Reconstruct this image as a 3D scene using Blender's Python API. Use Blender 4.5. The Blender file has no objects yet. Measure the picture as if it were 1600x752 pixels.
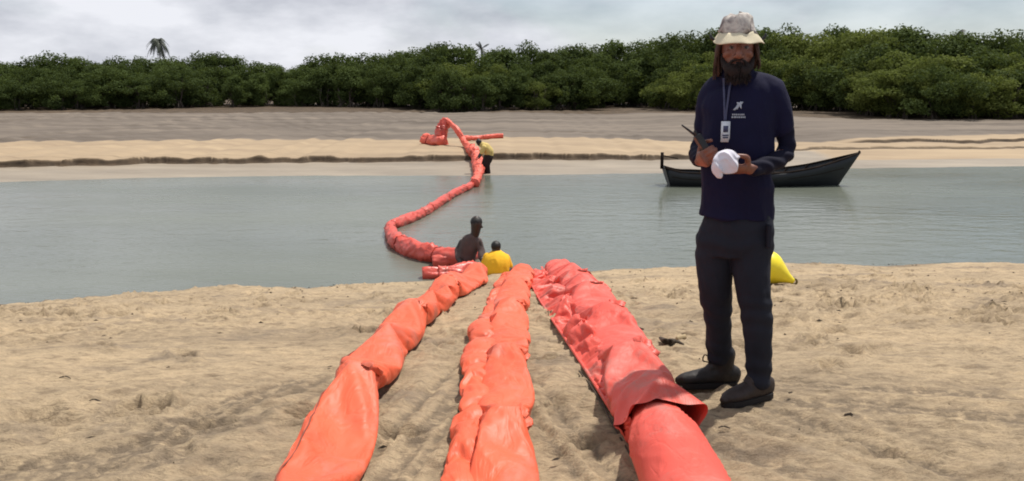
import bpy, bmesh, math, random
import numpy as np
from mathutils import Vector, Matrix

random.seed(7)
RNG = np.random.default_rng(7)
S = bpy.context.scene
COL = S.collection

# ------------------------------------------------------------------ camera
CAM_H = 1.48
FPX = 1400.0                       # focal length in pixels of a 1600 px wide frame
PITCH = math.atan((376 - 130) / FPX)
cam_d = bpy.data.cameras.new('camera')
cam_d.sensor_width = 36.0
cam_d.lens = 36.0 * FPX / 1600.0
cam_d.clip_start = 0.05
cam_d.clip_end = 6000
cam = bpy.data.objects.new('camera', cam_d)
cam.location = (0, 0, CAM_H)
cam.rotation_euler = (math.pi / 2 - PITCH, 0, 0)
COL.objects.link(cam)
S.camera = cam

# ------------------------------------------------------------------ sky, sun, exposure
SUN_EL, SUN_AZ = math.radians(64), math.radians(48)     # azimuth from +Y towards +X
sun_dir = Vector((math.cos(SUN_EL) * math.sin(SUN_AZ), math.cos(SUN_EL) * math.cos(SUN_AZ), math.sin(SUN_EL)))
world = bpy.data.worlds.new('World')
S.world = world
world.use_nodes = True
nt = world.node_tree
for n in list(nt.nodes):
    nt.nodes.remove(n)
def wn(t, **k):
    n = nt.nodes.new(t)
    for a, b in k.items():
        setattr(n, a, b)
    return n
w_out = wn('ShaderNodeOutputWorld')
sky = wn('ShaderNodeTexSky', sky_type='NISHITA', sun_disc=False)
sky.sun_elevation = SUN_EL
sky.sun_rotation = SUN_AZ
sky.air_density = 1.0
sky.dust_density = 0.4
sky.ozone_density = 1.2
bg1 = wn('ShaderNodeBackground')
bg1.inputs['Strength'].default_value = 0.085
nt.links.new(sky.outputs[0], bg1.inputs['Color'])
tc = wn('ShaderNodeTexCoord')
mp = wn('ShaderNodeMapping')
mp.inputs['Scale'].default_value = (1.0, 1.0, 2.4)
mp.inputs['Location'].default_value = (1.3, 0.4, 0.2)
nt.links.new(tc.outputs['Generated'], mp.inputs['Vector'])
nz = wn('ShaderNodeTexNoise')
nz.inputs['Scale'].default_value = 4.2
nz.inputs['Detail'].default_value = 7
nz.inputs['Roughness'].default_value = 0.52
nz.inputs['Distortion'].default_value = 0.25
nt.links.new(mp.outputs[0], nz.inputs['Vector'])
# cloud cover: everywhere patchy, thinner towards the east (the blue side of the picture)
sep = wn('ShaderNodeSeparateXYZ')
nt.links.new(tc.outputs['Generated'], sep.inputs[0])
bias = wn('ShaderNodeMath', operation='MULTIPLY_ADD')
nt.links.new(sep.outputs['X'], bias.inputs[0])
bias.inputs[1].default_value = -0.34
bias.inputs[2].default_value = 0.06
addn = wn('ShaderNodeMath', operation='ADD')
nt.links.new(nz.outputs['Fac'], addn.inputs[0])
nt.links.new(bias.outputs[0], addn.inputs[1])
cov = wn('ShaderNodeMapRange')
cov.inputs['From Min'].default_value = 0.40
cov.inputs['From Max'].default_value = 0.60
cov.inputs['To Min'].default_value = 0.5
cov.inputs['To Max'].default_value = 0.97
nt.links.new(addn.outputs[0], cov.inputs['Value'])
nz2 = wn('ShaderNodeTexNoise')
nz2.inputs['Scale'].default_value = 6.0
nz2.inputs['Detail'].default_value = 6
nz2.inputs['Roughness'].default_value = 0.55
mp2 = wn('ShaderNodeMapping')
mp2.inputs['Scale'].default_value = (1.0, 1.0, 2.6)
mp2.inputs['Location'].default_value = (4.1, 2.0, 1.0)
nt.links.new(tc.outputs['Generated'], mp2.inputs['Vector'])
nt.links.new(mp2.outputs[0], nz2.inputs['Vector'])
cr = wn('ShaderNodeValToRGB')
cr.color_ramp.elements[0].position = 0.36
cr.color_ramp.elements[0].color = (0.41, 0.43, 0.49, 1)
cr.color_ramp.elements[1].position = 0.64
cr.color_ramp.elements[1].color = (0.76, 0.77, 0.82, 1)
nt.links.new(nz2.outputs['Fac'], cr.inputs[0])
bg2 = wn('ShaderNodeBackground')
bg2.inputs['Strength'].default_value = 1.0
nt.links.new(cr.outputs[0], bg2.inputs['Color'])
mixw = wn('ShaderNodeMixShader')
nt.links.new(cov.outputs[0], mixw.inputs[0])
nt.links.new(bg1.outputs[0], mixw.inputs[1])
nt.links.new(bg2.outputs[0], mixw.inputs[2])
nt.links.new(mixw.outputs[0], w_out.inputs['Surface'])

sun_d = bpy.data.lights.new('sun', 'SUN')
sun_d.energy = 4.4
sun_d.angle = math.radians(1.6)
sun_d.color = (1.0, 0.95, 0.87)
sun = bpy.data.objects.new('sun', sun_d)
sun.rotation_euler = sun_dir.to_track_quat('Z', 'Y').to_euler()
sun.location = (6, 6, 20)
COL.objects.link(sun)
S.view_settings.view_transform = 'Standard'
S.view_settings.look = 'None'
S.view_settings.exposure = 0.2
S.view_settings.gamma = 1.0
S.cycles.use_denoising = True
S.cycles.filter_width = 1.9
S.cycles.max_bounces = 6

# ------------------------------------------------------------------ measuring helpers
CP, SP = math.cos(PITCH), math.sin(PITCH)
def ray(px, py):
    a, b = (px - 800) / FPX, (376 - py) / FPX
    return np.array([a, CP + b * SP, -SP + b * CP])
def U(px, py, y):                   # the point of the upright plane at distance y
    d = ray(px, py)
    k = y / d[1]
    return np.array([d[0] * k, y, CAM_H + d[2] * k])
def W(px, py, z):                   # the point of the level plane at height z
    d = ray(px, py)
    k = (z - CAM_H) / d[2]
    return np.array([d[0] * k, d[1] * k, z])

# ------------------------------------------------------------------ noise
def _hash(ix, iy, iz, seed):
    h = (ix.astype(np.int64) * 374761393 + iy.astype(np.int64) * 668265263 + iz.astype(np.int64) * 2147483647 + seed * 1274126177) & 0xFFFFFFFF
    h = ((h ^ (h >> 13)) * 1274126177) & 0xFFFFFFFF
    h = ((h ^ (h >> 16)) * 2246822519) & 0xFFFFFFFF
    return ((h ^ (h >> 15)) & 0xFFFFFF) / float(0xFFFFFF) * 2 - 1
def vnoise(x, y, z=None, seed=0):
    x = np.asarray(x, float); y = np.asarray(y, float)
    z = np.zeros_like(x) if z is None else np.asarray(z, float) + np.zeros_like(x)
    x, y, z = np.broadcast_arrays(x, y, z)
    fx, fy, fz = np.floor(x), np.floor(y), np.floor(z)
    u, v, w = x - fx, y - fy, z - fz
    ix, iy, iz = fx.astype(int), fy.astype(int), fz.astype(int)
    q = lambda t: t * t * t * (t * (t * 6 - 15) + 10)
    u, v, w = q(u), q(v), q(w)
    def L(a, b, t): return a + (b - a) * t
    flat = not np.any(w)
    c00 = L(_hash(ix, iy, iz, seed), _hash(ix + 1, iy, iz, seed), u)
    c10 = L(_hash(ix, iy + 1, iz, seed), _hash(ix + 1, iy + 1, iz, seed), u)
    a = L(c00, c10, v)
    if flat:
        return a
    c01 = L(_hash(ix, iy, iz + 1, seed), _hash(ix + 1, iy, iz + 1, seed), u)
    c11 = L(_hash(ix, iy + 1, iz + 1, seed), _hash(ix + 1, iy + 1, iz + 1, seed), u)
    return L(a, L(c01, c11, v), w)
def fbm(x, y, z=None, o=4, seed=0, g=0.5):
    t = 0; a = 1; s = 1; n = 0
    for i in range(o):
        t = t + a * vnoise(x * s, y * s, None if z is None else z * s, seed + i * 17)
        n += a; a *= g; s *= 2.03
    return t / n
def ridge(x, y, z=None, o=3, seed=0):
    t = 0; a = 1; s = 1; n = 0
    for i in range(o):
        t = t + a * (1 - np.abs(vnoise(x * s, y * s, None if z is None else z * s, seed + i * 31)))
        n += a; a *= 0.5; s *= 2.1
    return t / n
def smooth(a, b, x):
    t = np.clip((x - a) / (b - a), 0, 1)
    return t * t * (3 - 2 * t)

# ------------------------------------------------------------------ object helpers
def tag(o, label=None, cat=None, group=None, kind=None):
    if label: o['label'] = label
    if cat: o['category'] = cat
    if group: o['group'] = group
    if kind: o['kind'] = kind
    return o
def mesh_obj(name, verts, faces, mat=None, parent=None, smooth_=True):
    me = bpy.data.meshes.new(name)
    verts = np.asarray(verts, dtype=np.float64)
    me.from_pydata(verts.tolist() if len(verts) < 60000 else [tuple(v) for v in verts.tolist()], [], faces if isinstance(faces, list) else faces.tolist())
    if smooth_:
        me.polygons.foreach_set('use_smooth', [True] * len(me.polygons))
    me.update()
    if mat: me.materials.append(mat)
    o = bpy.data.objects.new(name, me)
    COL.objects.link(o)
    if parent is not None:
        put(o, parent)
    return o
def put(o, parent):                 # parent, keeping the world place (parents are plain translations)
    o.parent = parent
    o.matrix_parent_inverse = Matrix.Translation(root_loc(parent)).inverted()
def root_loc(p):
    v = Vector(p.location)
    return v if p.parent is None else (v + Vector((0, 0, 0)))
def empty(name, loc):
    o = bpy.data.objects.new(name, None)
    o.empty_display_size = 0.2
    o.location = loc
    COL.objects.link(o)
    return o
def grid_faces(nr, nc, wrap=False):
    i = np.arange(nr - 1)[:, None]
    j = np.arange(nc if wrap else nc - 1)[None, :]
    j2 = (j + 1) % nc
    a = i * nc + j; b = i * nc + j2; c = (i + 1) * nc + j2; d = (i + 1) * nc + j
    return np.stack([a, b, c, d], -1).reshape(-1, 4)
def catmull(P, n):
    P = np.asarray(P, float)
    m = len(P)
    if m == 2:
        t = np.linspace(0, 1, n)[:, None]
        return P[0] * (1 - t) + P[1] * t
    E = np.vstack([2 * P[0] - P[1], P, 2 * P[-1] - P[-2]])
    out = []
    for s in np.linspace(0, m - 1, n):
        i = min(int(s), m - 2); t = s - i
        p0, p1, p2, p3 = E[i], E[i + 1], E[i + 2], E[i + 3]
        out.append(0.5 * ((2 * p1) + (-p0 + p2) * t + (2 * p0 - 5 * p1 + 4 * p2 - p3) * t * t + (-p0 + 3 * p1 - 3 * p2 + p3) * t ** 3))
    return np.array(out)

class MB:                           # collects shapes into one mesh
    def __init__(s): s.v = []; s.f = []
    def add(s, V, F):
        b = len(s.v)
        s.v.extend([tuple(map(float, p)) for p in V])
        s.f.extend([tuple(int(i) + b for i in f) for f in F])
    def box(s, c, h, R=None):
        c = np.array(c, float); pts = []
        for x in (-1, 1):
            for y in (-1, 1):
                for z in (-1, 1):
                    p = np.array([x * h[0], y * h[1], z * h[2]])
                    if R is not None: p = R @ p
                    pts.append(c + p)
        s.add(pts, [(0, 1, 3, 2), (4, 6, 7, 5), (0, 4, 5, 1), (2, 3, 7, 6), (0, 2, 6, 4), (1, 5, 7, 3)])
    def limb(s, pts, rads, ref=(1, 0, 0), n=16, sub=4, cap=True):
        pts = np.array(pts, float)
        R2 = np.array([(r, r) if np.isscalar(r) else r for r in rads], float)
        m = (len(pts) - 1) * sub + 1
        P = catmull(pts, m)
        RR = np.abs(catmull(R2, m))
        ref = np.array(ref, float)
        T = np.gradient(P, axis=0)
        T /= np.linalg.norm(T, axis=1)[:, None] + 1e-9
        rings = []
        if cap:
            k = [(0.45, 0.9), (0.85, 0.55)]
            Ps = [P[0] - T[0] * RR[0].min() * b[0] for b in reversed(k)]
            Pe = [P[-1] + T[-1] * RR[-1].min() * b[0] for b in k]
            Rs = [RR[0] * b[1] for b in reversed(k)]
            Re = [RR[-1] * b[1] for b in k]
            P = np.vstack([Ps, P, Pe]); RR = np.vstack([Rs, RR, Re])
            T = np.vstack([[T[0]] * 2, T, [T[-1]] * 2])
        a = np.linspace(0, 2 * np.pi, n, endpoint=False)
        for p, t, r in zip(P, T, RR):
            u = ref - t * (ref @ t)
            if np.linalg.norm(u) < 1e-3: u = np.cross(t, (0.3, 0.9, 0.1))
            u /= np.linalg.norm(u)
            w = np.cross(t, u)
            rings.append(p + np.outer(np.cos(a) * r[0], u) + np.outer(np.sin(a) * r[1], w))
        V = np.vstack(rings)
        nr = len(P)
        F = [tuple(f) for f in grid_faces(nr, n, True)]
        V = np.vstack([V, P[0] - T[0] * RR[0].min() * 0.15, P[-1] + T[-1] * RR[-1].min() * 0.15])
        c0, c1 = nr * n, nr * n + 1
        for j in range(n):
            F.append((c0, (j + 1) % n, j))
            F.append((c1, (nr - 1) * n + j, (nr - 1) * n + (j + 1) % n))
        s.add(V, F)
    def ball(s, c, r, n=12, R=None):
        c = np.array(c, float); r = np.array([r] * 3 if np.isscalar(r) else r, float)
        th = np.linspace(0, np.pi, n + 1)[1:-1]; ph = np.linspace(0, 2 * np.pi, 2 * n, endpoint=False)
        V = [[math.sin(t) * math.cos(p), math.sin(t) * math.sin(p), math.cos(t)] for t in th for p in ph]
        F = [tuple(f) for f in grid_faces(len(th), 2 * n, True)]
        V += [[0, 0, 1], [0, 0, -1]]
        t0 = len(th) * 2 * n
        for j in range(2 * n):
            F.append((t0, j, (j + 1) % (2 * n)))
            F.append((t0 + 1, (len(th) - 1) * 2 * n + (j + 1) % (2 * n), (len(th) - 1) * 2 * n + j))
        V = np.array(V) * r
        if R is not None: V = V @ np.array(R).T
        s.add(V + c, F)
    def build(s, name, mat, parent=None, smooth_=True):
        return mesh_obj(name, s.v, s.f, mat, parent, smooth_)
    def remesh(s, name, mat, parent, voxel, it=4, disp=None):
        o = mesh_obj(name + '_tmp', s.v, s.f)
        m = o.modifiers.new('r', 'REMESH'); m.mode = 'VOXEL'; m.voxel_size = voxel
        k = o.modifiers.new('s', 'SMOOTH'); k.iterations = it; k.factor = 0.5
        bpy.context.view_layer.update()
        dg = bpy.context.evaluated_depsgraph_get()
        me = bpy.data.meshes.new_from_object(o.evaluated_get(dg))
        old = o.data
        bpy.data.objects.remove(o); bpy.data.meshes.remove(old)
        me.name = name
        nv = len(me.vertices)
        if disp is not None:
            co = np.empty(nv * 3); me.vertices.foreach_get('co', co); co = co.reshape(-1, 3)
            no = np.empty(nv * 3); me.vertices.foreach_get('normal', no); no = no.reshape(-1, 3)
            me.vertices.foreach_set('co', (co + no * disp(co, no)[:, None]).ravel())
        me.polygons.foreach_set('use_smooth', [True] * len(me.polygons))
        me.materials.clear(); me.materials.append(mat)
        me.update()
        o = bpy.data.objects.new(name, me); COL.objects.link(o)
        if parent is not None: put(o, parent)
        return o

# ------------------------------------------------------------------ materials
def material(name):
    m = bpy.data.materials.new(name); m.use_nodes = True
    t = m.node_tree
    b = t.nodes['Principled BSDF']
    return m, t, b
def node(t, ty, **k):
    n = t.nodes.new(ty)
    for a, v in k.items():
        if a in n.inputs.keys() if isinstance(a, str) and not hasattr(n, a) else False:
            n.inputs[a].default_value = v
        else:
            setattr(n, a, v)
    return n
def noise(t, scale, detail=4, rough=0.5, vec=None, dist=0.0):
    n = t.nodes.new('ShaderNodeTexNoise')
    n.inputs['Scale'].default_value = scale; n.inputs['Detail'].default_value = detail
    n.inputs['Roughness'].default_value = rough; n.inputs['Distortion'].default_value = dist
    if vec is not None: t.links.new(vec, n.inputs['Vector'])
    return n.outputs['Fac']
def coords(t, scale=(1, 1, 1), kind='Object', rot=(0, 0, 0)):
    c = t.nodes.new('ShaderNodeTexCoord'); m = t.nodes.new('ShaderNodeMapping')
    m.inputs['Scale'].default_value = scale; m.inputs['Rotation'].default_value = rot
    t.links.new(c.outputs[kind], m.inputs['Vector'])
    return m.outputs[0]
def ramp(t, fac, stops):
    r = t.nodes.new('ShaderNodeValToRGB')
    e = r.color_ramp.elements
    while len(e) < len(stops): e.new(0.5)
    for el, (p, c) in zip(e, stops):
        el.position = p; el.color = c if len(c) == 4 else (*c, 1)
    t.links.new(fac, r.inputs[0])
    return r.outputs[0]
def mix(t, fac, a, b, mode='MIX'):
    m = t.nodes.new('ShaderNodeMix'); m.data_type = 'RGBA'; m.blend_type = mode
    for sck, v in ((m.inputs[0], fac), (m.inputs[6], a), (m.inputs[7], b)):
        if isinstance(v, (int, float)): sck.default_value = v
        elif isinstance(v, tuple): sck.default_value = v if len(v) == 4 else (*v, 1)
        else: t.links.new(v, sck)
    return m.outputs[2]
def maprange(t, v, a, b, c=0.0, d=1.0):
    m = t.nodes.new('ShaderNodeMapRange'); m.interpolation_type = 'SMOOTHSTEP'
    t.links.new(v, m.inputs[0])
    for i, x in zip((1, 2, 3, 4), (a, b, c, d)): m.inputs[i].default_value = x
    return m.outputs[0]
def mathn(t, op, a, b=None):
    m = t.nodes.new('ShaderNodeMath'); m.operation = op
    for i, v in enumerate((a, b)):
        if v is None: continue
        if isinstance(v, (int, float)): m.inputs[i].default_value = v
        else: t.links.new(v, m.inputs[i])
    return m.outputs[0]
def bump(t, b, h, strength=0.3, dist=0.01):
    n = t.nodes.new('ShaderNodeBump')
    n.inputs['Strength'].default_value = strength; n.inputs['Distance'].default_value = dist
    t.links.new(h, n.inputs['Height']); t.links.new(n.outputs[0], b.inputs['Normal'])
def simple(name, col, rough=0.7, var=0.25, scale=6, bs=0.2, bd=0.004, bscale=40, spec=0.4):
    m, t, b = material(name)
    v = coords(t)
    n = noise(t, scale, 5, 0.6, v)
    lo = tuple(c * (1 - var) for c in col); hi = tuple(min(1, c * (1 + var)) for c in col)
    t.links.new(ramp(t, n, [(0.3, lo), (0.7, hi)]), b.inputs['Base Color'])
    b.inputs['Roughness'].default_value = rough
    b.inputs['Specular IOR Level'].default_value = spec
    if bs: bump(t, b, noise(t, bscale, 4, 0.6, v), bs, bd)
    return m
def set_prin(b, **k):
    for a, v in k.items(): b.inputs[a.replace('_', ' ')].default_value = v
M = {}

# ------------------------------------------------------------------ terrain
WATER_Z = -1.20
SHORE = np.array([W(px, py, WATER_Z)[:2] for px, py in ((-260, 497), (0, 481), (160, 468), (320, 457), (480, 449), (640, 441), (800, 432), (930, 425), (1100, 418), (1290, 414), (1450, 414), (1600, 415), (1900, 417))])
def shore_y(x): return np.interp(x, SHORE[:, 0], SHORE[:, 1])
def beach_z(x, y):
    x = np.asarray(x, float); y = np.asarray(y, float)
    ys = shore_y(x)
    t = (y - 4.0) / (ys - 4.0)
    z = WATER_Z * np.where(t > 0, np.power(np.maximum(t, 0), 1.25), 0)
    over = np.maximum(y - ys, 0)
    z = np.where(y > ys, WATER_Z - 0.22 * over - 0.5 * np.maximum(over - 0.25, 0), z)
    return np.maximum(z, -2.6)
def G(px, py, dz=0.0):              # the point of the beach (raised by dz) seen at a pixel
    d = ray(px, py); k = 2.0
    lo, hi = 1.0, 16.0
    for _ in range(50):
        m = (lo + hi) / 2
        p = d * m
        if CAM_H + p[2] > float(beach_z(p[0], p[1])) + dz: lo = m
        else: hi = m
    p = d * lo
    return np.array([p[0], p[1], CAM_H + p[2]])

def sand_material():
    m, t, b = material('beach_sand')
    v = coords(t)
    vs = coords(t, (1, 1.6, 1))
    base = ramp(t, noise(t, 0.55, 5, 0.6, v), [(0.30, (0.36, 0.28, 0.188)), (0.5, (0.48, 0.373, 0.245)), (0.72, (0.55, 0.422, 0.272))])
    clump = ramp(t, noise(t, 5.5, 7, 0.68, vs, 0.4), [(0.34, (0.50, 0.47, 0.45)), (0.46, (0.90, 0.89, 0.88)), (0.68, (1.12, 1.09, 1.05))])
    c = mix(t, 0.75, base, clump, 'MULTIPLY')
    grit = ramp(t, noise(t, 15, 6, 0.72, coords(t, (0.75, 1.5, 1)), 0.3), [(0.30, (0.42, 0.40, 0.38)), (0.47, (0.93, 0.92, 0.91)), (0.70, (1.14, 1.12, 1.08))])
    c = mix(t, 0.75, c, grit, 'MULTIPLY')
    grain = ramp(t, noise(t, 55, 4, 0.7, vs), [(0.30, (0.62, 0.60, 0.58)), (0.52, (1.0, 1.0, 1.0)), (0.72, (1.12, 1.11, 1.09))])
    c = mix(t, 0.6, c, grain, 'MULTIPLY')
    # weed and shell fragments trodden into the sand
    speck = maprange(t, noise(t, 11, 6, 0.66, vs, 0.6), 0.62, 0.70)
    area = maprange(t, noise(t, 0.9, 3, 0.5, v), 0.42, 0.62)
    c = mix(t, mathn(t, 'MULTIPLY', speck, mathn(t, 'MULTIPLY', area, 0.75)), c, (0.10, 0.07, 0.045))
    shell = maprange(t, noise(t, 34, 3, 0.6, v), 0.74, 0.78)
    c = mix(t, mathn(t, 'MULTIPLY', shell, 0.5), c, (0.62, 0.55, 0.45))
    damp = maprange(t, noise(t, 1.1, 6, 0.7, coords(t, (0.8, 1.5, 1)), 0.5), 0.52, 0.68)
    c = mix(t, mathn(t, 'MULTIPLY', damp, 0.62), c, (0.195, 0.155, 0.118))
    # turned-up damp sand in footprints and drag marks
    at = t.nodes.new('ShaderNodeAttribute'); at.attribute_name = 'disturbed'
    brk = maprange(t, noise(t, 16, 4, 0.65, v), 0.34, 0.58)
    c = mix(t, mathn(t, 'MULTIPLY', mathn(t, 'MULTIPLY', at.outputs['Fac'], brk), 0.75), c, (0.15, 0.115, 0.082))
    # damp sand towards the water line
    g = t.nodes.new('ShaderNodeNewGeometry'); s = t.nodes.new('ShaderNodeSeparateXYZ')
    t.links.new(g.outputs['Position'], s.inputs[0])
    zz = mathn(t, 'ADD', s.outputs['Z'], mathn(t, 'MULTIPLY', noise(t, 3, 4, 0.6, v), 0.06))
    wet = maprange(t, zz, -1.06, -1.15)
    c = mix(t, mathn(t, 'MULTIPLY', wet, 0.7), c, (0.15, 0.112, 0.078))
    t.links.new(c, b.inputs['Base Color'])
    b.inputs['Roughness'].default_value = 0.9
    b.inputs['Specular IOR Level'].default_value = 0.2
    h = mathn(t, 'ADD', mathn(t, 'MULTIPLY', noise(t, 15, 7, 0.72, coords(t, (0.75, 1.5, 1)), 0.3), 1.3), mathn(t, 'MULTIPLY', noise(t, 180, 3, 0.6, v), 0.25))
    bump(t, b, h, 1.0, 0.026)
    return m
M['sand'] = sand_material()

def streaks(x, y, cx, cy, ang, ra, rb, freq, seed):
    ca, sa = math.cos(ang), math.sin(ang)
    u = (x - cx) * ca + (y - cy) * sa; w = -(x - cx) * sa + (y - cy) * ca
    mask = np.exp(-(np.abs(u) / ra) ** 4 - (np.abs(w) / rb) ** 4)
    w2 = w + 0.03 * vnoise(u * 1.2, w * 0.5, seed=seed + 5)
    freq = freq * 0.75
    return mask * (0.6 * vnoise(w2 * freq, u * 0.55, seed=seed) + 0.4 * vnoise(w2 * freq * 2.4, u * 0.8, seed=seed + 1)), mask
def beach_relief(x, y):
    damp = np.zeros_like(x)
    h = 0.022 * fbm(x * 0.9, y * 1.2, o=3, seed=3)
    trod = np.clip(smooth(-0.25, 0.35, fbm(x * 0.5 + 3, y * 0.6, o=2, seed=21)) + 0.8 * np.exp(-((x - 4.0) / 2.4) ** 2 - ((y - 8.0) / 2.6) ** 2), 0, 1.4)
    h += 0.024 * (0.30 + 1.0 * trod) * fbm(x * 4.2, y * 5.5, o=4, seed=9, g=0.58)
    h += 0.018 * (0.2 + trod) * (ridge(x * 6.0, y * 8.5, o=3, seed=40) - 0.6)
    h += 0.0065 * fbm(x * 17, y * 22, o=4, seed=60, g=0.62)
    for a in ((*W(660, 640, 0)[:2], math.radians(80), 1.6, 0.34, 26, 100), (*W(330, 640, 0)[:2], math.radians(62), 0.8, 0.35, 17, 110),
              (*W(1290, 700, 0)[:2], math.radians(128), 0.75, 0.42, 20, 120), (*W(900, 680, 0)[:2], math.radians(105), 1.0, 0.16, 28, 130),
              (*W(170, 715, 0)[:2], math.radians(25), 0.55, 0.3, 15, 140), (*W(1480, 640, 0)[:2], math.radians(165), 0.9, 0.4, 14, 150)):
        sv, mk = streaks(x, y, *a)
        h = h * (1 - 0.3 * mk) + 0.018 * sv
        damp = damp + np.clip(-sv * 2.4 - 0.10, 0, 1)
    r = random.Random(5)
    prints = []
    for walk in range(40):          # footprints in walking lines
        px, py = r.uniform(-6, 6.5), r.uniform(3.2, 11.5)
        an = r.choice([r.uniform(-0.5, 0.5), r.uniform(1.2, 1.9), r.uniform(2.6, 3.6)])
        for k in range(r.randint(5, 11)):
            sx = (-1) ** k * 0.09
            prints.append((px + math.cos(an) * 0.42 * k - math.sin(an) * sx, py + math.sin(an) * 0.42 * k + math.cos(an) * sx, an + r.uniform(-.25, .25), r.uniform(.022, .045)))
    for _ in range(130):
        prints.append((r.uniform(-6, 7), r.uniform(3, 11.8), r.uniform(0, 3.1), r.uniform(.012, .03)))
    for _ in range(70):             # the trampled patch beyond the standing person
        prints.append((r.gauss(4.0, 1.3), r.gauss(8.3, 1.4), r.uniform(0, 3.1), r.uniform(.04, .075)))
    for _ in range(40):
        prints.append((r.gauss(-3.6, 1.4), r.gauss(7.6, 1.3), r.uniform(0, 3.1), r.uniform(.03, .055)))
    for (fx, fy, an, dp) in prints:
        k = (np.abs(x - fx) < 0.35) & (np.abs(y - fy) < 0.35)
        if not k.any(): continue
        xx, yy = x[k] - fx, y[k] - fy
        u = xx * math.cos(an) + yy * math.sin(an); w = -xx * math.sin(an) + yy * math.cos(an)
        q = np.sqrt((u / 0.135) ** 2 + (w / (0.052 + 0.012 * np.sign(u))) ** 2) + 0.25 * vnoise(xx * 14, yy * 14, seed=77)
        damp[k] += (dp / 0.045) * smooth(1.05, 0.4, q) * 0.9
        h[k] += -dp * smooth(1.15, 0.55, q) + dp * 0.45 * np.exp(-((q - 1.35) / 0.28) ** 2)
    for px_, py_, ra, rb, k_ in ((140, 735, 0.75, 0.20, 0.75), (330, 600, 0.8, 0.16, 0.4), (1330, 600, 0.9, 0.35, 0.4), (1250, 660, 0.6, 0.2, 0.4), (330, 480, 1.6, 0.5, 0.35)):   # damp patches
        c_ = W(px_, py_, 0)
        q = np.sqrt(((x - c_[0]) / ra) ** 2 + ((y - c_[1] - 0.12 * (x - c_[0])) / rb) ** 2) + 0.45 * fbm(x * 3.5, y * 5, o=3, seed=int(px_))
        damp = damp + k_ * smooth(1.1, 0.5, q)
    return h, np.clip(damp, 0, 1)
def build_beach():
    nr, nc = 560, 820
    t = np.linspace(0, 1, nr)
    ry = -1.0 + 1.6 * np.exp(t * math.log(17.0 / 1.6)) - 0.6     # -0 .. 15.4
    a = np.linspace(-1.15, 1.15, nc)
    Y = np.repeat(ry[:, None], nc, 1)
    X = a[None, :] * (np.maximum(Y, 0.6) + 1.4)
    x, y = X.ravel(), Y.ravel()
    z = beach_z(x, y)
    fade = smooth(0.6, -0.1, y - shore_y(x))
    rel, damp = beach_relief(x, y)
    z = z + rel * np.maximum(fade, 0.25) * 1.35
    # a faint berm with a ragged edge along the water
    dy = y - shore_y(x)
    z = z + 0.035 * np.exp(-((dy + 0.30) / 0.28) ** 2) * (0.7 + 0.6 * vnoise(x * 1.3, y * 0, seed=8)) + 0.03 * vnoise(x * 1.1, y * 0.4, seed=91) * np.exp(-(dy / 0.6) ** 2)
    o = mesh_obj('beach', np.stack([x, y, z], 1), grid_faces(nr, nc), M['sand'])
    da = o.data.attributes.new('disturbed', 'FLOAT', 'POINT'); da.data.foreach_set('value', damp)
    tag(o, kind='structure')
    return o
beach = build_beach()

# far side: water edge, wet sand, undercut bank, sand bar, mud flat
FAR_EDGE = np.array([W(px, py, WATER_Z)[:2] for px, py in ((-300, 290), (0, 285), (200, 279), (450, 275), (700, 275), (900, 273), (1100, 270), (1300, 264), (1600, 260), (1900, 257))])
def far_edge_y(x): return np.interp(x, FAR_EDGE[:, 0], FAR_EDGE[:, 1])
def flat_material():
    m, t, b = material('tidal_flat')
    g = t.nodes.new('ShaderNodeNewGeometry'); s = t.nodes.new('ShaderNodeSeparateXYZ')
    t.links.new(g.outputs['Position'], s.inputs[0])
    at = t.nodes.new('ShaderNodeAttribute'); at.attribute_name = 'zone'
    sc = t.nodes.new('ShaderNodeSeparateColor'); t.links.new(at.outputs['Color'], sc.inputs[0])
    v = coords(t, (0.25, 1.0, 1))
    v1 = coords(t)
    wob = mathn(t, 'MULTIPLY', mathn(t, 'SUBTRACT', noise(t, 0.5, 6, 0.65, v), 0.5), 0.35)
    sand = ramp(t, noise(t, 0.8, 6, 0.6, v), [(0.3, (0.27, 0.20, 0.13)), (0.7, (0.38, 0.285, 0.18))])
    mud = ramp(t, noise(t, 0.45, 7, 0.62, v), [(0.28, (0.080, 0.062, 0.047)), (0.5, (0.138, 0.112, 0.088)), (0.72, (0.21, 0.17, 0.13))])
    wet = ramp(t, noise(t, 0.9, 6, 0.6, v), [(0.3, (0.20, 0.165, 0.125)), (0.7, (0.33, 0.275, 0.205))])
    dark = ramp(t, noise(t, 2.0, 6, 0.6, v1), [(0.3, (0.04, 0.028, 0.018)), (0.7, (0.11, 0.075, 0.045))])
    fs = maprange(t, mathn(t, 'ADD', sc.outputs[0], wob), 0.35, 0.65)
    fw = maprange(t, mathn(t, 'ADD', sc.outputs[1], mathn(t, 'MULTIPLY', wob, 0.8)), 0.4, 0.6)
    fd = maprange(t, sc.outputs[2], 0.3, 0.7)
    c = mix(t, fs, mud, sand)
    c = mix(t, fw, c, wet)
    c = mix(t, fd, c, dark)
    t.links.new(c, b.inputs['Base Color'])
    t.links.new(maprange(t, fw, 0, 1, 0.85, 0.5), b.inputs['Roughness'])
    b.inputs['Specular IOR Level'].default_value = 0.25
    bump(t, b, noise(t, 3.0, 7, 0.65, coords(t, (0.5, 1, 1))), 0.5, 0.06)
    return m
M['flat'] = flat_material()
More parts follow.
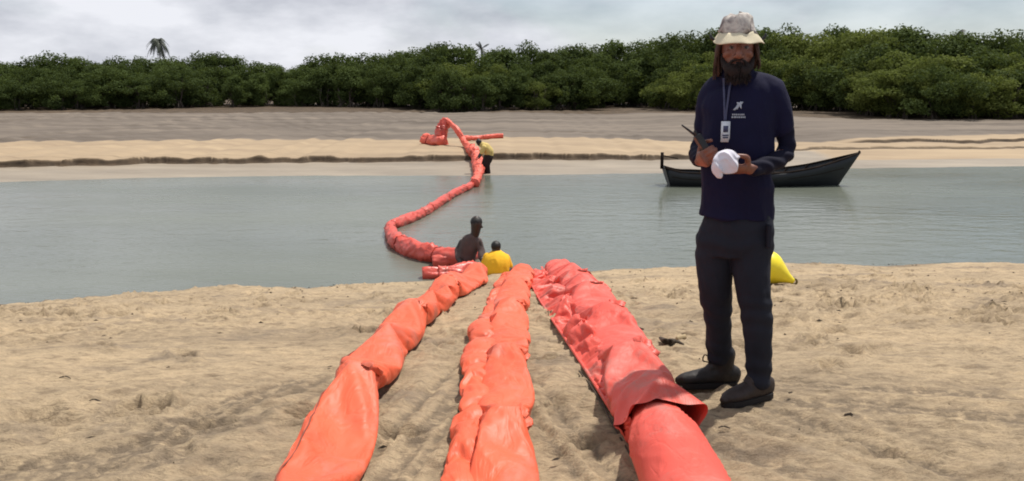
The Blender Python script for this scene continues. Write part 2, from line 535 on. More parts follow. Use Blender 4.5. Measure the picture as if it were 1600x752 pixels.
def far_profile(x, y):
    """height and zone weights of the far bank"""
    e = far_edge_y(x)
    d = y - e
    wob = 0.3 * vnoise(x * 0.16, 0 * x, seed=5) + 0.12 * vnoise(x * 1.3, 0 * x, seed=6) + 0.10 * vnoise(x * 3.7, y * 0.8, seed=7)
    right = smooth(6.0, 12.0, x)
    scarp = 3.0 + wob + 1.6 * right                               # distance of the undercut bank from the water
    sh = 0.20 * (1 - 0.55 * smooth(4, 9, x)) * (0.85 + 0.12 * vnoise(x * 0.6, x * 0, seed=12) + 0.25 * vnoise(x * 2.7, x * 0, seed=13))
    z = np.where(d < 0, WATER_Z + 0.12 * d, WATER_Z + 0.055 * np.minimum(d, scarp))
    q = smooth(0.0, 0.12, d - scarp)
    z = z + sh * q + np.clip(0.010 * (d - scarp), 0, 0.10 + 0.15 * right)
    # low second bank on the right
    s2 = 6.6 + 0.5 * vnoise(x * 0.5, x * 0, seed=33)
    q2 = smooth(0, 0.12, d - s2) * smooth(12.0, 14.5, x)
    z = z + 0.12 * q2
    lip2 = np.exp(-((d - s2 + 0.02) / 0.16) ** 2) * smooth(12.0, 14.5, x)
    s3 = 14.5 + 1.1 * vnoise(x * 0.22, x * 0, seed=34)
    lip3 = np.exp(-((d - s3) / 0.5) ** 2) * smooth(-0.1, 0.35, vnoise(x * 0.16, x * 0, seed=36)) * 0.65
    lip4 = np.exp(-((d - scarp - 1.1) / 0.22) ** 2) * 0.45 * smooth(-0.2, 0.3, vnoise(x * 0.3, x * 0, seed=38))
    z = z - 0.05 * lip3
    z = z + 0.014 * fbm(x * 1.6, y * 1.6, o=4, seed=51) * smooth(-1, 1, d)
    z = np.where(y > 45, z + 0.0 * y, z)
    bar = np.interp(x, [-30, -10, 0, 4, 8, 12, 16, 30], [11.5, 11.0, 11.0, 10.5, 8.5, 6.5, 8.5, 10.0]) + 0.5 * vnoise(x * 0.18, x * 0, seed=71)
    sandw = smooth(bar + 1.8, bar - 1.8, d)
    wetw = smooth(scarp + 0.05, scarp - 0.25, d) * (1 - 0.75 * smooth(8, 13, x) * smooth(1.2, 2.2, d))
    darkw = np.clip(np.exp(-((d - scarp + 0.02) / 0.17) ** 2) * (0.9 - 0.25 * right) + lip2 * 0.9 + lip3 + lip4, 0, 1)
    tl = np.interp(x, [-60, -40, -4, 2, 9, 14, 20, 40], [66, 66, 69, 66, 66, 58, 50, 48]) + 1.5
    darkw = np.maximum(darkw, smooth(tl - 1.0, tl + 2.0, y) * 0.85)  # mud and litter under the trees, with their shade painted into the colour
    return z, sandw, wetw, darkw
def far_z(x, y):
    return far_profile(np.atleast_1d(np.asarray(x, float)), np.atleast_1d(np.asarray(y, float)))[0]
def build_flat():
    ry = np.concatenate([np.linspace(15.5, 24.0, 12, endpoint=False), np.linspace(24.0, 37.0, 330, endpoint=False), np.linspace(37, 75, 150, endpoint=False), np.geomspace(75, 4000, 40)])
    a = np.concatenate([[-60, -12, -5, -2.5], np.linspace(-1.3, 1.3, 520), [2.5, 5, 12, 60]])
    nr, nc = len(ry), len(a)
    Y = np.repeat(ry[:, None], nc, 1)
    X = a[None, :] * (np.minimum(Y, 80) * 0.55 + 6) + 0 * Y
    x, y = X.ravel(), Y.ravel()
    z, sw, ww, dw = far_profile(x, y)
    z = np.where(y > 75, np.minimum(z, -0.5) * 0 + z[np.argmin(np.abs(y - 75) + np.abs(x))], z)
    o = mesh_obj('tidal_flat', np.stack([x, y, z], 1), grid_faces(nr, nc), M['flat'])
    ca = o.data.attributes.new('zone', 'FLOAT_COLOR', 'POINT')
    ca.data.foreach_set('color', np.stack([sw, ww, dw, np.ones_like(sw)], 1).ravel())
    tag(o, kind='structure')
    return o
flat = build_flat()

# ------------------------------------------------------------------ river
def water_material():
    m, t, b = material('river_water')
    v = coords(t, (1, 1, 1))
    big = coords(t, (0.22, 0.6, 1), rot=(0, 0, 0.12))
    c = ramp(t, noise(t, 0.35, 4, 0.55, big), [(0.3, (0.105, 0.117, 0.094)), (0.7, (0.145, 0.157, 0.125))])
    t.links.new(c, b.inputs['Base Color'])
    set_prin(b, IOR=1.33)
    t.links.new(maprange(t, noise(t, 0.5, 4, 0.6, big), 0.35, 0.7, 0.12, 0.30), b.inputs['Roughness'])
    h = mathn(t, 'ADD', mathn(t, 'MULTIPLY', noise(t, 2.2, 3, 0.5, coords(t, (0.7, 1.5, 1), rot=(0, 0, 0.25))), 1.0),
              mathn(t, 'MULTIPLY', noise(t, 9, 3, 0.55, coords(t, (0.6, 1.4, 1), rot=(0, 0, -0.2))), 0.35))
    bump(t, b, h, 0.32, 0.06)
    return m
M['water'] = water_material()
xs = np.linspace(-60, 60, 41); ys_ = np.linspace(7.0, 32.0, 26)
river = mesh_obj('river', [(x, y, WATER_Z + 0.002) for y in ys_ for x in xs], grid_faces(len(ys_), len(xs)), M['water'])
tag(river, kind='structure')
# ------------------------------------------------------------------ trees
def leaf_material(name, lo, hi, transl=0.35):
    m, t, b = material(name)
    oi = t.nodes.new('ShaderNodeObjectInfo')
    at = t.nodes.new('ShaderNodeAttribute'); at.attribute_name = 'tone'
    f = mathn(t, 'ADD', mathn(t, 'MULTIPLY', at.outputs['Fac'], 0.65), mathn(t, 'MULTIPLY', oi.outputs['Random'], 0.35))
    c = ramp(t, f, [(0.0, lo), (0.55, tuple((a + 2 * b_) / 3 for a, b_ in zip(lo, hi))), (1.0, hi)])
    t.links.new(c, b.inputs['Base Color'])
    b.inputs['Roughness'].default_value = 0.8
    b.inputs['Specular IOR Level'].default_value = 0.08
    tr = t.nodes.new('ShaderNodeBsdfTranslucent')
    t.links.new(mix(t, 0.5, c, (0.16, 0.20, 0.03)), tr.inputs['Color'])
    ms = t.nodes.new('ShaderNodeMixShader'); ms.inputs[0].default_value = transl
    t.links.new(b.outputs[0], ms.inputs[1]); t.links.new(tr.outputs[0], ms.inputs[2])
    t.links.new(ms.outputs[0], t.nodes['Material Output'].inputs['Surface'])
    return m
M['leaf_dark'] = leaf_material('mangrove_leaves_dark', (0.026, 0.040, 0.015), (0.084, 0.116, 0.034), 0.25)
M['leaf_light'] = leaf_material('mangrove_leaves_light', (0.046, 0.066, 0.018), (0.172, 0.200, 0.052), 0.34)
M['bark'] = simple('mangrove_bark', (0.085, 0.068, 0.055), 0.9, 0.4, 8, 0.5, 0.02, 14)
def crown_mesh(name, rng, rx, rz, zc, nclump, per, leaf, mat, low=0.12):
    """leaf quads on many uneven clumps filling a dome; unit: metres"""
    V = []; tone = []
    C = []
    for k in range(nclump):
        while True:
            p = rng.uniform(-1, 1, 3)
            r = np.linalg.norm(p)
            if r < 1 and (r > 0.45 or rng.random() < 0.25): break
        wob = 1 + 0.38 * math.sin(3 * math.atan2(p[1], p[0]) + k % 3) + 0.12 * rng.normal()
        c = np.array([p[0] * rx * wob, p[1] * rx * wob, zc + p[2] * rz * (1.0 if p[2] > 0 else 0.9)])
        if c[2] < low + 0.25: c[2] = low + 0.25 + rng.uniform(0, 0.3)
        C.append((c, rng.uniform(0.22, 0.72) * (0.75 + 0.25 * rx / 2), rng.uniform(0, 1)))
    for c, cr_, ct in C:
        n = int(per * (cr_ / 0.55) ** 2)
        d = rng.normal(size=(n, 3)); d /= np.linalg.norm(d, axis=1)[:, None]
        rad = cr_ * rng.uniform(0.55, 1.12, n) * (1 + 0.25 * vnoise(d[:, 0] * 2.5 + c[0], d[:, 1] * 2.5 + c[1], d[:, 2] * 2.5, seed=3))
        P = c + d * rad[:, None] * np.array([1.1, 1.1, 0.72])
        P[:, 2] = np.maximum(P[:, 2], low)
        nrm = d * 0.6 + rng.normal(size=(n, 3)) * 0.55 + np.array([0, 0, 0.45])
        nrm /= np.linalg.norm(nrm, axis=1)[:, None]
        u = np.cross(nrm, rng.normal(size=(n, 3))); u /= np.linalg.norm(u, axis=1)[:, None]
        w = np.cross(nrm, u)
        L = leaf * rng.uniform(0.6, 1.35, n)[:, None]
        q = np.stack([P - u * L, P - w * L * 0.5 + nrm * L * 0.12, P + u * L, P + w * L * 0.5 + nrm * L * 0.12], 1)
        V.append(q.reshape(-1, 3))
        tn = np.clip(ct * 0.6 + 0.4 * rng.random(n), 0, 1)
        tone.append(np.repeat(tn, 4))
    V = np.vstack(V); tone = np.concatenate(tone)
    F = np.arange(len(V)).reshape(-1, 4)
    me = bpy.data.meshes.new(name)
    me.from_pydata([tuple(p) for p in V.tolist()], [], F.tolist())
    a = me.attributes.new('tone', 'FLOAT', 'POINT'); a.data.foreach_set('value', tone)
    me.materials.append(mat); me.update()
    return me
def trunk_mesh(name, rng, h, spread, mat):
    mb = MB()
    nst = rng.integers(3, 6)
    for k in range(nst):
        an = rng.uniform(0, 6.28); r0 = rng.uniform(0.05, 0.5)
        b = np.array([math.cos(an) * r0, math.sin(an) * r0, -0.1])
        e = np.array([math.cos(an) * spread * rng.uniform(0.3, 0.9), math.sin(an) * spread * rng.uniform(0.3, 0.9), h * rng.uniform(0.6, 0.95)])
        mid = (b + e) / 2 + np.array([rng.uniform(-.25, .25), rng.uniform(-.25, .25), 0.15])
        w = rng.uniform(0.05, 0.10)
        mb.limb([b, mid, e], [w, w * 0.7, w * 0.25], n=6, sub=3)
        for q in range(3):
            f = rng.uniform(0.35, 0.9)
            s = b * (1 - f) + e * f
            mb.limb([s, s + np.array([rng.uniform(-.7, .7), rng.uniform(-.7, .7), rng.uniform(.2, .7)])], [w * 0.45, w * 0.12], n=5, sub=2)
        for q in range(2):          # prop roots
            a2 = an + rng.uniform(-1, 1)
            s = b + np.array([0, 0, rng.uniform(0.4, 0.8)])
            g = np.array([b[0] + math.cos(a2) * rng.uniform(.3, .7), b[1] + math.sin(a2) * rng.uniform(.3, .7), -0.1])
            mb.limb([s, (s + g) / 2 + np.array([math.cos(a2) * .12, math.sin(a2) * .12, .12]), g], [w * .45, w * .4, w * .35], n=5, sub=2)
    o = mb.build(name, mat); me = o.data
    bpy.data.objects.remove(o)
    return me
TR = np.random.default_rng(11)
VARS = []
for k in range(7):
    lm = M['leaf_dark'] if k < 4 else M['leaf_light']
    rx = [1.7, 1.9, 1.5, 2.0, 1.8, 2.0, 1.6][k]
    VARS.append((crown_mesh('crown', TR, rx, 1.55, 1.72, 52, 270, 0.082, lm, 0.04), trunk_mesh('trunk', TR, 2.7, 1.2, M['bark'])))
TREE_N = [0]
def tree(name, x, y, h, wide, var, label, group, z=None):
    zz = float(far_z(x, min(y, 75))[0]) if z is None else z
    r = empty(name, (x, y, zz - 0.02))
    s = h / 3.3
    for part, me in (('crown', VARS[var][0]), ('trunk', VARS[var][1])):
        o = bpy.data.objects.new(part, me); COL.objects.link(o); o.parent = r
    r.scale = (s * wide, s * wide, s)
    r.rotation_euler = (0, 0, TR.uniform(0, 6.28))
    tag(r, label, 'tree', group)
    return r
SKY_X = [-300, 0, 60, 100, 160, 200, 250, 300, 350, 385, 420, 470, 500, 530, 560, 600, 650, 700, 745, 775, 800, 850, 900, 940, 1000, 1040, 1100, 1160, 1220, 1260, 1300, 1360, 1420, 1455, 1485, 1520, 1560, 1600, 1800]
SKY_Y = [90, 95, 91, 89, 92, 90, 94, 88, 86, 93, 93, 95, 93, 88, 82, 84, 76, 70, 66, 80, 76, 74, 72, 66, 62, 54, 50, 46, 48, 44, 38, 40, 48, 58, 62, 52, 50, 40, 30]
BASE_X = [-300, 0, 200, 420, 600, 660, 700, 860, 1000, 1050, 1120, 1200, 1290, 1330, 1420, 1600, 1800]
BASE_Y = [174, 173, 170, 167, 168, 170, 174, 172, 166, 175, 178, 176, 178, 187, 190, 190, 193]
def where(px):
    for lim, w in ((60, 'at the left edge of the picture'), (190, 'left of the lone palm'), (300, 'below the lone palm'), (480, 'midway between lone palm and boom heap'), (640, 'left of the upright boom fold'),
                   (790, 'straight behind the boom heap'), (930, 'right of the boom heap'), (1080, 'just left of the standing person'), (1230, 'behind the standing person'), (1350, 'above the bow of the boat'), (1480, 'right of the boat bow')):
        if px < lim: return w
    return 'at the right edge of the picture'
def row(pxs, back, hfrac, wide, vars_, name, label, group, cut=None):
    for px in pxs:
        px = px + TR.uniform(-9, 9)
        by = np.interp(px, BASE_X, BASE_Y)
        g0 = W(px, by, -0.72)
        y = g0[1] + back + TR.uniform(-0.8, 1.2)
        sy = np.interp(px, SKY_X, SKY_Y) + 4
        top = sy + (by - sy) * (1 - hfrac) + TR.uniform(-6, 7) * hfrac + (TR.uniform(-14, 10) if hfrac < 0.7 else 0)
        x = (px - 800) / FPX * y * 1.02
        zt = U(px, top, y)[2]
        zg = float(far_z(x, min(y, 75))[0])
        h = max(1.3, zt - zg)
        v = vars_[int(TR.integers(0, len(vars_)))]
        w = wide * TR.uniform(0.85, 1.2) * (3.6 / max(h, 2.2)) ** 0.45
        tree(name, x, y, h, w, v, label + ' ' + where(px), group)
D, L_ = [0, 1, 2, 3], [4, 5, 6]
row(range(-130, 690, 46), 0.6, 0.66, 1.0, D, 'mangrove_tree', 'dark green front row mangrove', 'front mangroves on the left')
row(range(-110, 690, 46), 4.0, 0.86, 1.05, D, 'mangrove_tree', 'dark middle row mangrove', 'middle mangroves on the left')
row(range(-150, 700, 30), 9.0, 1.0, 1.1, D, 'mangrove_tree', 'dark skyline tree', 'skyline trees on the left')
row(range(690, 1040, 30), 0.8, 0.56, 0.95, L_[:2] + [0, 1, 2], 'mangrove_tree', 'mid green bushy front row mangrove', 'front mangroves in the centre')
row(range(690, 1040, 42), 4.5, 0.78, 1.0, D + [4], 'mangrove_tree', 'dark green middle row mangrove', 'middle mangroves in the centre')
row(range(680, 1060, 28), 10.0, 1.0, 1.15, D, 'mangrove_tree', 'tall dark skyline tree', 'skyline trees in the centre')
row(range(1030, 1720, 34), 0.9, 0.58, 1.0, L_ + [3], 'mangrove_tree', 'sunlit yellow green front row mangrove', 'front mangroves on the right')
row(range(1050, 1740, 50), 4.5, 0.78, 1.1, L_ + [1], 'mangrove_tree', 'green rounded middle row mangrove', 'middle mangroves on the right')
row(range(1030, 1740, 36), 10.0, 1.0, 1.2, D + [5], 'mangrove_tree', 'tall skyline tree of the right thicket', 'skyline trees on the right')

def palm(px, top, y, h_crown, label, nf=15, droop=1.0, seed=1, name='palm_tree', frond_len=2.6):
    r = np.random.default_rng(seed)
    c = U(px, top, y)
    zg = -0.6
    c = np.array([c[0], y, c[2] - frond_len * 0.45])
    root = empty(name, (c[0], c[1], zg))
    tb = MB()
    tb.limb([(c[0] + 0.5, y, zg), (c[0] + 0.35, y, (zg + c[2]) / 2), (c[0], y, c[2])], [0.2, 0.15, 0.12], n=8, sub=5)
    tb.build('trunk', M['bark'], root)
    for k in range(nf):
        an = 6.283 * k / nf + r.uniform(-.2, .2); up = r.uniform(-0.7, 1.25)
        L = frond_len * r.uniform(0.8, 1.1)
        d = np.array([math.cos(an), math.sin(an), 0])
        pts = []
        for s in np.linspace(0, 1, 9):
            pts.append(c + d * L * s * math.cos(up * 0.75) * (1 - 0.15 * s) + np.array([0, 0, L * (s * math.sin(up) - droop * 0.75 * s * s)]))
        pts = np.array(pts); V = []; F = []
        side = np.cross(d, (0, 0, 1))
        for i in range(8):
            for sgn in (-1, 1):
                for q in (0.0, 0.5):
                    p = pts[i] * (1 - q) + pts[i + 1] * q
                    ll = 0.75 * math.sin(math.pi * (0.12 + 0.83 * (i + q) / 8)) * L / 2.6
                    tip = p + side * sgn * ll * 0.75 + d * ll * 0.35 - np.array([0, 0, ll * 0.55])
                    t_ = (pts[i + 1] - pts[i]) * 0.5
                    b0 = len(V)
                    V += [p, p + t_, tip + t_ * 0.3]; F.append((b0, b0 + 1, b0 + 2))
        ob = mesh_obj('frond', V, F, M['frond'], root, False)
    tag(root, label, 'palm tree')
    return root
M['frond'] = simple('palm_frond', (0.030, 0.040, 0.024), 0.6, 0.35, 3, 0)
palm(246, 54, 215, 3, 'lone dark coconut palm standing above the left skyline', 44, 1.2, 3, frond_len=3.1)
palm(752, 67, 120, 3, 'small spiky palm rising from the skyline above the orange boom', 13, 0.5, 5, frond_len=1.6)
palm(1492, 42, 110, 3, 'flat crowned palm above the skyline notch at the right', 15, 0.9, 8, frond_len=2.6)

# ------------------------------------------------------------------ containment booms
def boom_material(name, base, dirt=0.5, wet=False):
    m, t, b = material(name)
    v = coords(t)
    c = ramp(t, noise(t, 1.6, 5, 0.6, v), [(0.3, tuple(x * 0.86 for x in base)), (0.7, tuple(min(1, x * 1.08) for x in base))])
    d1 = maprange(t, noise(t, 2.6, 7, 0.70, v, 0.5), 0.50, 0.68)
    c = mix(t, mathn(t, 'MULTIPLY', d1, dirt), c, (0.30, 0.20, 0.165))
    d2 = maprange(t, noise(t, 6.0, 5, 0.65, v, 1.0), 0.69, 0.76)
    c = mix(t, mathn(t, 'MULTIPLY', d2, 0.6 * dirt + 0.1), c, (0.12, 0.075, 0.06))
    t.links.new(c, b.inputs['Base Color'])
    set_prin(b, Roughness=0.52 if not wet else 0.4)
    b.inputs['Specular IOR Level'].default_value = 0.45
    cre = mathn(t, 'ABSOLUTE', mathn(t, 'SUBTRACT', noise(t, 4.5, 4, 0.55, coords(t, (1.6, 0.7, 1)), 1.2), 0.5))
    h = mathn(t, 'ADD', mathn(t, 'MULTIPLY', maprange(t, cre, 0.0, 0.09), 0.55), mathn(t, 'ADD', mathn(t, 'MULTIPLY', noise(t, 9, 5, 0.6, v, 0.8), 0.5), mathn(t, 'MULTIPLY', noise(t, 70, 3, 0.5, v), 0.08)))
    bump(t, b, h, 0.28, 0.012)
    return m
M['orange'] = boom_material('orange_pvc', (0.72, 0.108, 0.040), 0.36)
M['seam'] = simple('seam_tape', (0.20, 0.055, 0.03), 0.7, 0.3)
M['coral'] = boom_material('coral_pvc', (0.66, 0.080, 0.052), 0.6)
M['coral_wet'] = boom_material('wet_coral_pvc', (0.60, 0.080, 0.055), 0.35, True)
M['coral_far'] = boom_material('far_coral_pvc', (0.74, 0.12, 0.075), 0.25)

def resample(P, ds):
    P = catmull(P, max(60, len(P) * 30))
    s = np.concatenate([[0], np.cumsum(np.linalg.norm(np.diff(P, axis=0), axis=1))])
    n = max(4, int(s[-1] / ds))
    q = np.linspace(0, s[-1], n)
    return np.stack([np.interp(q, s, P[:, i]) for i in range(3)], 1), q
def frames(P):
    T = np.gradient(P, axis=0); T /= np.linalg.norm(T, axis=1)[:, None]
    S_ = np.cross(T, np.array([0, 0, 1.0])); S_ /= np.linalg.norm(S_, axis=1)[:, None] + 1e-9
    N = np.cross(S_, T)
    return T, S_, N
def sheath(P, q, Rw, Rh, joints, seed, n=56, wr=1.0, flat=0.72, pinch=0.13, taper=None, lens_=0.0, ground=True):
    """vertices of a wrinkled, filled fabric tube; joints: distances along it where it is gathered"""
    T, S_, N = frames(P)
    th = np.linspace(0, 2 * np.pi, n, endpoint=False)
    s = q[:, None] + 0 * th[None, :]
    a = th[None, :] + 0 * q[:, None]
    R = 0.5 * (np.mean(Rw) + np.mean(Rh))
    ca, sa = np.cos(a), np.sin(a)
    dj = np.full_like(s, 9.0)
    jid = np.zeros_like(s)
    for k, j in enumerate(joints):
        e = np.abs(s - j)
        jid = np.where(e < dj, k, jid); dj = np.minimum(dj, e)
    f = np.ones_like(s)
    f -= pinch * np.exp(-(dj / 0.07) ** 2)
    # gathers running away from the joints
    gath = np.exp(-dj / 0.13) * (1 - 0.6 * np.exp(-(dj / 0.02) ** 2))
    gn = vnoise(ca * 2.6 + jid * 7, sa * 2.6, s * 1.0, seed=seed) + 0.6 * vnoise(ca * 5.5 + jid * 3, sa * 5.5, s * 1.5, seed=seed + 3)
    f += wr * 0.115 * gath * gn
    # long diagonal tension folds
    tw = s / R * 0.55
    e1 = 1 - np.abs(vnoise(np.cos(a + tw * 0.5) * 1.6 + 9, np.sin(a + tw * 0.5) * 1.6, s * 1.3 / max(R * 6, .5), seed=seed + 8))
    e2 = 1 - np.abs(vnoise(np.cos(a - tw * 0.8) * 2.1, np.sin(a - tw * 0.8) * 2.1 + 4, s * 2.2, seed=seed + 11))
    f += wr * 0.11 * (np.power(e1, 5) - 0.25) + wr * 0.075 * (np.power(e2, 7) - 0.15)
    f += wr * 0.075 * fbm(ca * 1.1 + 2, sa * 1.1, s * 1.6, o=2, seed=seed + 20)
    f += wr * 0.022 * fbm(ca * 5, sa * 5, s * 9, o=2, seed=seed + 25)
    if taper is not None: f = f * taper(q)[:, None]
    y = sa.copy()
    if ground: y = np.where(y < -flat, -flat - (np.abs(y) - flat) * 0.15, y)
    X = P[:, None, :] + S_[:, None, :] * (ca * f * np.asarray(Rw).reshape(-1, 1))[..., None] + N[:, None, :] * (y * f * np.asarray(Rh).reshape(-1, 1))[..., None]
    return X
def sections(root, name, X, q, joints, mat, cap=True):
    cuts = [0] + [int(np.argmin(np.abs(q - j))) for j in joints if 0.05 < j < q[-1] - 0.05] + [len(q) - 1]
    n = X.shape[1]
    objs = []
    for k in range(len(cuts) - 1):
        a, b = cuts[k], cuts[k + 1]
        if b - a < 2: continue
        Y = X[a:b + 1]
        V = Y.reshape(-1, 3); nr = b + 1 - a
        F = grid_faces(nr, n, True).tolist()
        if cap:
            V = np.vstack([V, Y[0].mean(0), Y[-1].mean(0)])
            for j in range(n):
                F.append([nr * n, (j + 1) % n, j]); F.append([nr * n + 1, (nr - 1) * n + j, (nr - 1) * n + (j + 1) % n])
        objs.append(mesh_obj(name, V, F, mat, root))
    return objs
def band(root, P, q, X, j, mat, seed, width=0.05, grow=1.05):
    """overlapping cuff of fabric at a joint, with a ragged free edge"""
    i = int(np.argmin(np.abs(q - j)))
    ds = q[1] - q[0]
    k = max(2, int(width / ds))
    rings = []
    n = X.shape[1]
    a = np.linspace(0, 2 * np.pi, n, endpoint=False)
    for m in range(-k, k + 1):
        ii = min(max(i + m, 0), len(q) - 1)
        c = X[ii].mean(0)
        w = m / k
        g = grow + 0.09 * max(0, w) * (1 + vnoise(np.cos(a) * 2.2, np.sin(a) * 2.2, np.full(n, j * 3.0), seed=seed)) + 0.03 * vnoise(np.cos(a) * 5, np.sin(a) * 5, np.full(n, w + j), seed=seed + 4)
        g = np.where(np.sin(a) < -0.4, np.minimum(g, 1.01), g)
        sh = P[min(ii + 1, len(P) - 1)] - P[ii - 1 if ii else 0]
        sh = sh / (np.linalg.norm(sh) + 1e-9)
        off = 0.018 * w * vnoise(np.cos(a) * 1.7 + 5, np.sin(a) * 1.7, np.full(n, j), seed=seed + 9)
        rings.append(c + (X[ii] - c) * g[:, None] + sh[None] * off[:, None])
    V = np.vstack(rings)
    o = mesh_obj('joint_cuff', V, grid_faces(len(rings), n, True), mat, root)
    so = o.modifiers.new('t', 'SOLIDIFY'); so.thickness = 0.004
    return o
def on_beach(pix, R):
    return np.array([G(px, py, R) for px, py in pix])

# ------------------------------------------------------------------ fabric simulation for the booms on the sand
def make_ground_collider():
    xs = np.linspace(-3.5, 3.5, 40); ys2 = np.linspace(1.0, 14.0, 70)
    X, Y = np.meshgrid(xs, ys2)
    o = mesh_obj('sim_ground', np.stack([X.ravel(), Y.ravel(), beach_z(X.ravel(), Y.ravel())], 1), grid_faces(70, 40))
    o.modifiers.new('c', 'COLLISION')
    o.collision.thickness_outer = 0.006
    o.collision.cloth_friction = 30
    return o
def cloth_settle(items, frames_=24, solids=()):
    """items: list of (verts, faces, pin_weights, dict) -> list of settled vertex arrays"""
    gnd = make_ground_collider()
    cols = []
    for V, F in solids:
        o = mesh_obj('sim_solid', V, F); o.modifiers.new('c', 'COLLISION'); o.collision.thickness_outer = 0.008; o.collision.cloth_friction = 20; cols.append(o)
    obs = []
    for V, F, pin, k in items:
        o = mesh_obj('sim_fabric', V, F)
        vg = o.vertex_groups.new(name='pin')
        for i in np.nonzero(pin > 0)[0]: vg.add([int(i)], float(pin[i]), 'REPLACE')
        m = o.modifiers.new('cloth', 'CLOTH'); s = m.settings
        s.quality = 5
        s.mass = k.get('mass', 0.07)
        s.tension_stiffness = s.compression_stiffness = k.get('stiff', 40)
        s.shear_stiffness = k.get('shear', 4)
        s.bending_stiffness = k.get('bend', 0.25)
        s.tension_damping = s.compression_damping = 8; s.shear_damping = 6; s.bending_damping = 0.6
        s.air_damping = 2.0
        s.vertex_group_mass = 'pin'
        s.pin_stiffness = 1.0
        s.shrink_min = k.get('shrink', -0.06)
        if k.get('pressure'):
            s.use_pressure = True
            s.uniform_pressure_force = k['pressure']
        cs = m.collision_settings
        cs.use_collision = True; cs.use_self_collision = k.get('selfc', False); cs.distance_min = 0.006
        cs.collision_quality = 2
        m.point_cache.frame_start = 1; m.point_cache.frame_end = 60
        obs.append(o)
    S.frame_start, S.frame_end = 1, 60
    for f in range(1, frames_ + 1):
        S.frame_set(f)
    dg = bpy.context.evaluated_depsgraph_get()
    out = []
    for o in obs:
        me = o.evaluated_get(dg).to_mesh()
        co = np.empty(len(me.vertices) * 3); me.vertices.foreach_get('co', co)
        out.append(co.reshape(-1, 3).copy())
        o.evaluated_get(dg).to_mesh_clear()
    for o in obs + [gnd] + cols:
        d = o.data; bpy.data.objects.remove(o); bpy.data.meshes.remove(d)
    S.frame_set(1)
    return out

def simtube(P, q, R, J, n, shrink=-0.030, pressure=0.36, bend=0.12, flat=0.86, pinch=0.05, squash=None, pinw=1.0, ring=False):
    T, S_, N = frames(P); th = np.linspace(0, 2 * np.pi, n, endpoint=False)
    dj = np.min(np.abs(q[:, None] - np.array(J)[None]), 1)
    R = np.broadcast_to(R, q.shape)
    fl = np.broadcast_to(flat if squash is None else squash, q.shape)
    f = 1 - pinch * np.exp(-(dj / 0.08) ** 2)
    X = P[:, None] + S_[:, None] * (np.cos(th)[None] * (R * f)[:, None])[..., None] + N[:, None] * (np.sin(th)[None] * (R * f * fl)[:, None])[..., None]
    gth = (0.030 * np.exp(-dj / 0.16))[:, None] * np.sin(7 * th[None] + 3 * vnoise(q[:, None] * 1.5, th[None] * 1.0, seed=n)) * R[:, None]
    X = X + (X - P[:, None]) / R[:, None, None] * gth[..., None] + RNG.normal(0, 0.001, X.shape)
    pin = np.zeros((len(q), n))
    for k, j in enumerate(J):
        i = int(np.argmin(np.abs(q - j)))
        tilt = 0.02 * np.sin(th + k * 1.7)           # gathers never sit quite square
        X[i] += T[i] * tilt[:, None]
        if ring:
            pin[i] = pinw
        else:                                         # held to the sand below, tacked in at a few points above
            pin[i, np.sin(th) < -0.35] = 1
            for a0 in (0.3, 1.0, 1.8, 2.5):
                m = int((a0 + RNG.uniform(-.2, .2)) / (2 * np.pi) * n)
                dd = X[i, m] - P[i]
                X[i, m] -= dd * RNG.uniform(0.06, 0.17); pin[i, m] = 1
    if not ring:
        for s0 in np.arange(0.3, q[-1] - 0.2, 0.85):
            i = int(np.argmin(np.abs(q - s0 - RNG.uniform(-.1, .1)))); m = int(RNG.uniform(0.0, np.pi) / (2 * np.pi) * n)
            X[i, m] -= (X[i, m] - P[i]) * RNG.uniform(0.06, 0.2); pin[i, m] = 1
            pin[i, int(1.5 * np.pi / (2 * np.pi) * n)] = 1
    pin[0] = pin[-1] = 1
    return X.reshape(-1, 3), grid_faces(len(q), n, True)[:, ::-1], pin.ravel(), dict(shrink=shrink, pressure=pressure, bend=bend)
def split_fabric(root, name, V, nq, n, cuts, mat, wrap=True):
    X = V.reshape(nq, n, 3)
    cuts = sorted(set([0] + cuts + [nq - 1]))
    for a, b in zip(cuts[:-1], cuts[1:]):
        if b - a < 3: continue
        o = mesh_obj(name, X[a:b + 1].reshape(-1, 3), grid_faces(b + 1 - a, n, wrap)[:, ::-1], mat, root)
        m = o.modifiers.new('s', 'SUBSURF'); m.levels = 0; m.render_levels = 1
def cutlist(q, J): return [int(np.argmin(np.abs(q - j))) for j in J]
def joint_flap(root, X, i, th0, th1, mat, seed, w=0.05, out=0.03):
    """loose fold of sleeve fabric standing out at a joint"""
    n = X.shape[1]; c = X[i].mean(0)
    ax = X[min(i + 2, len(X) - 1)].mean(0) - X[max(i - 2, 0)].mean(0); ax /= np.linalg.norm(ax)
    V = []; m, k = 22, 9
    for a in np.linspace(th0, th1, m):
        j = int(round(a / (2 * math.pi) * n)) % n
        p = X[i, j]; d = (p - c) / np.linalg.norm(p - c)
        e = math.sin(math.pi * (a - th0) / (th1 - th0)) ** 0.6
        for b in np.linspace(-1, 1, k):
            r = out * e * (1 - b * b) * (1 + 0.5 * float(vnoise(np.array(a * 3.0), np.array(b * 2.0), seed=seed)))
            V.append(p - d * 0.006 + d * r + ax * (w * b * (0.5 + 0.5 * e) + 0.015 * math.sin(a * 4 + seed) - 0.6 * r))
    mesh_obj('joint_flap', V, grid_faces(m, k), mat, root)

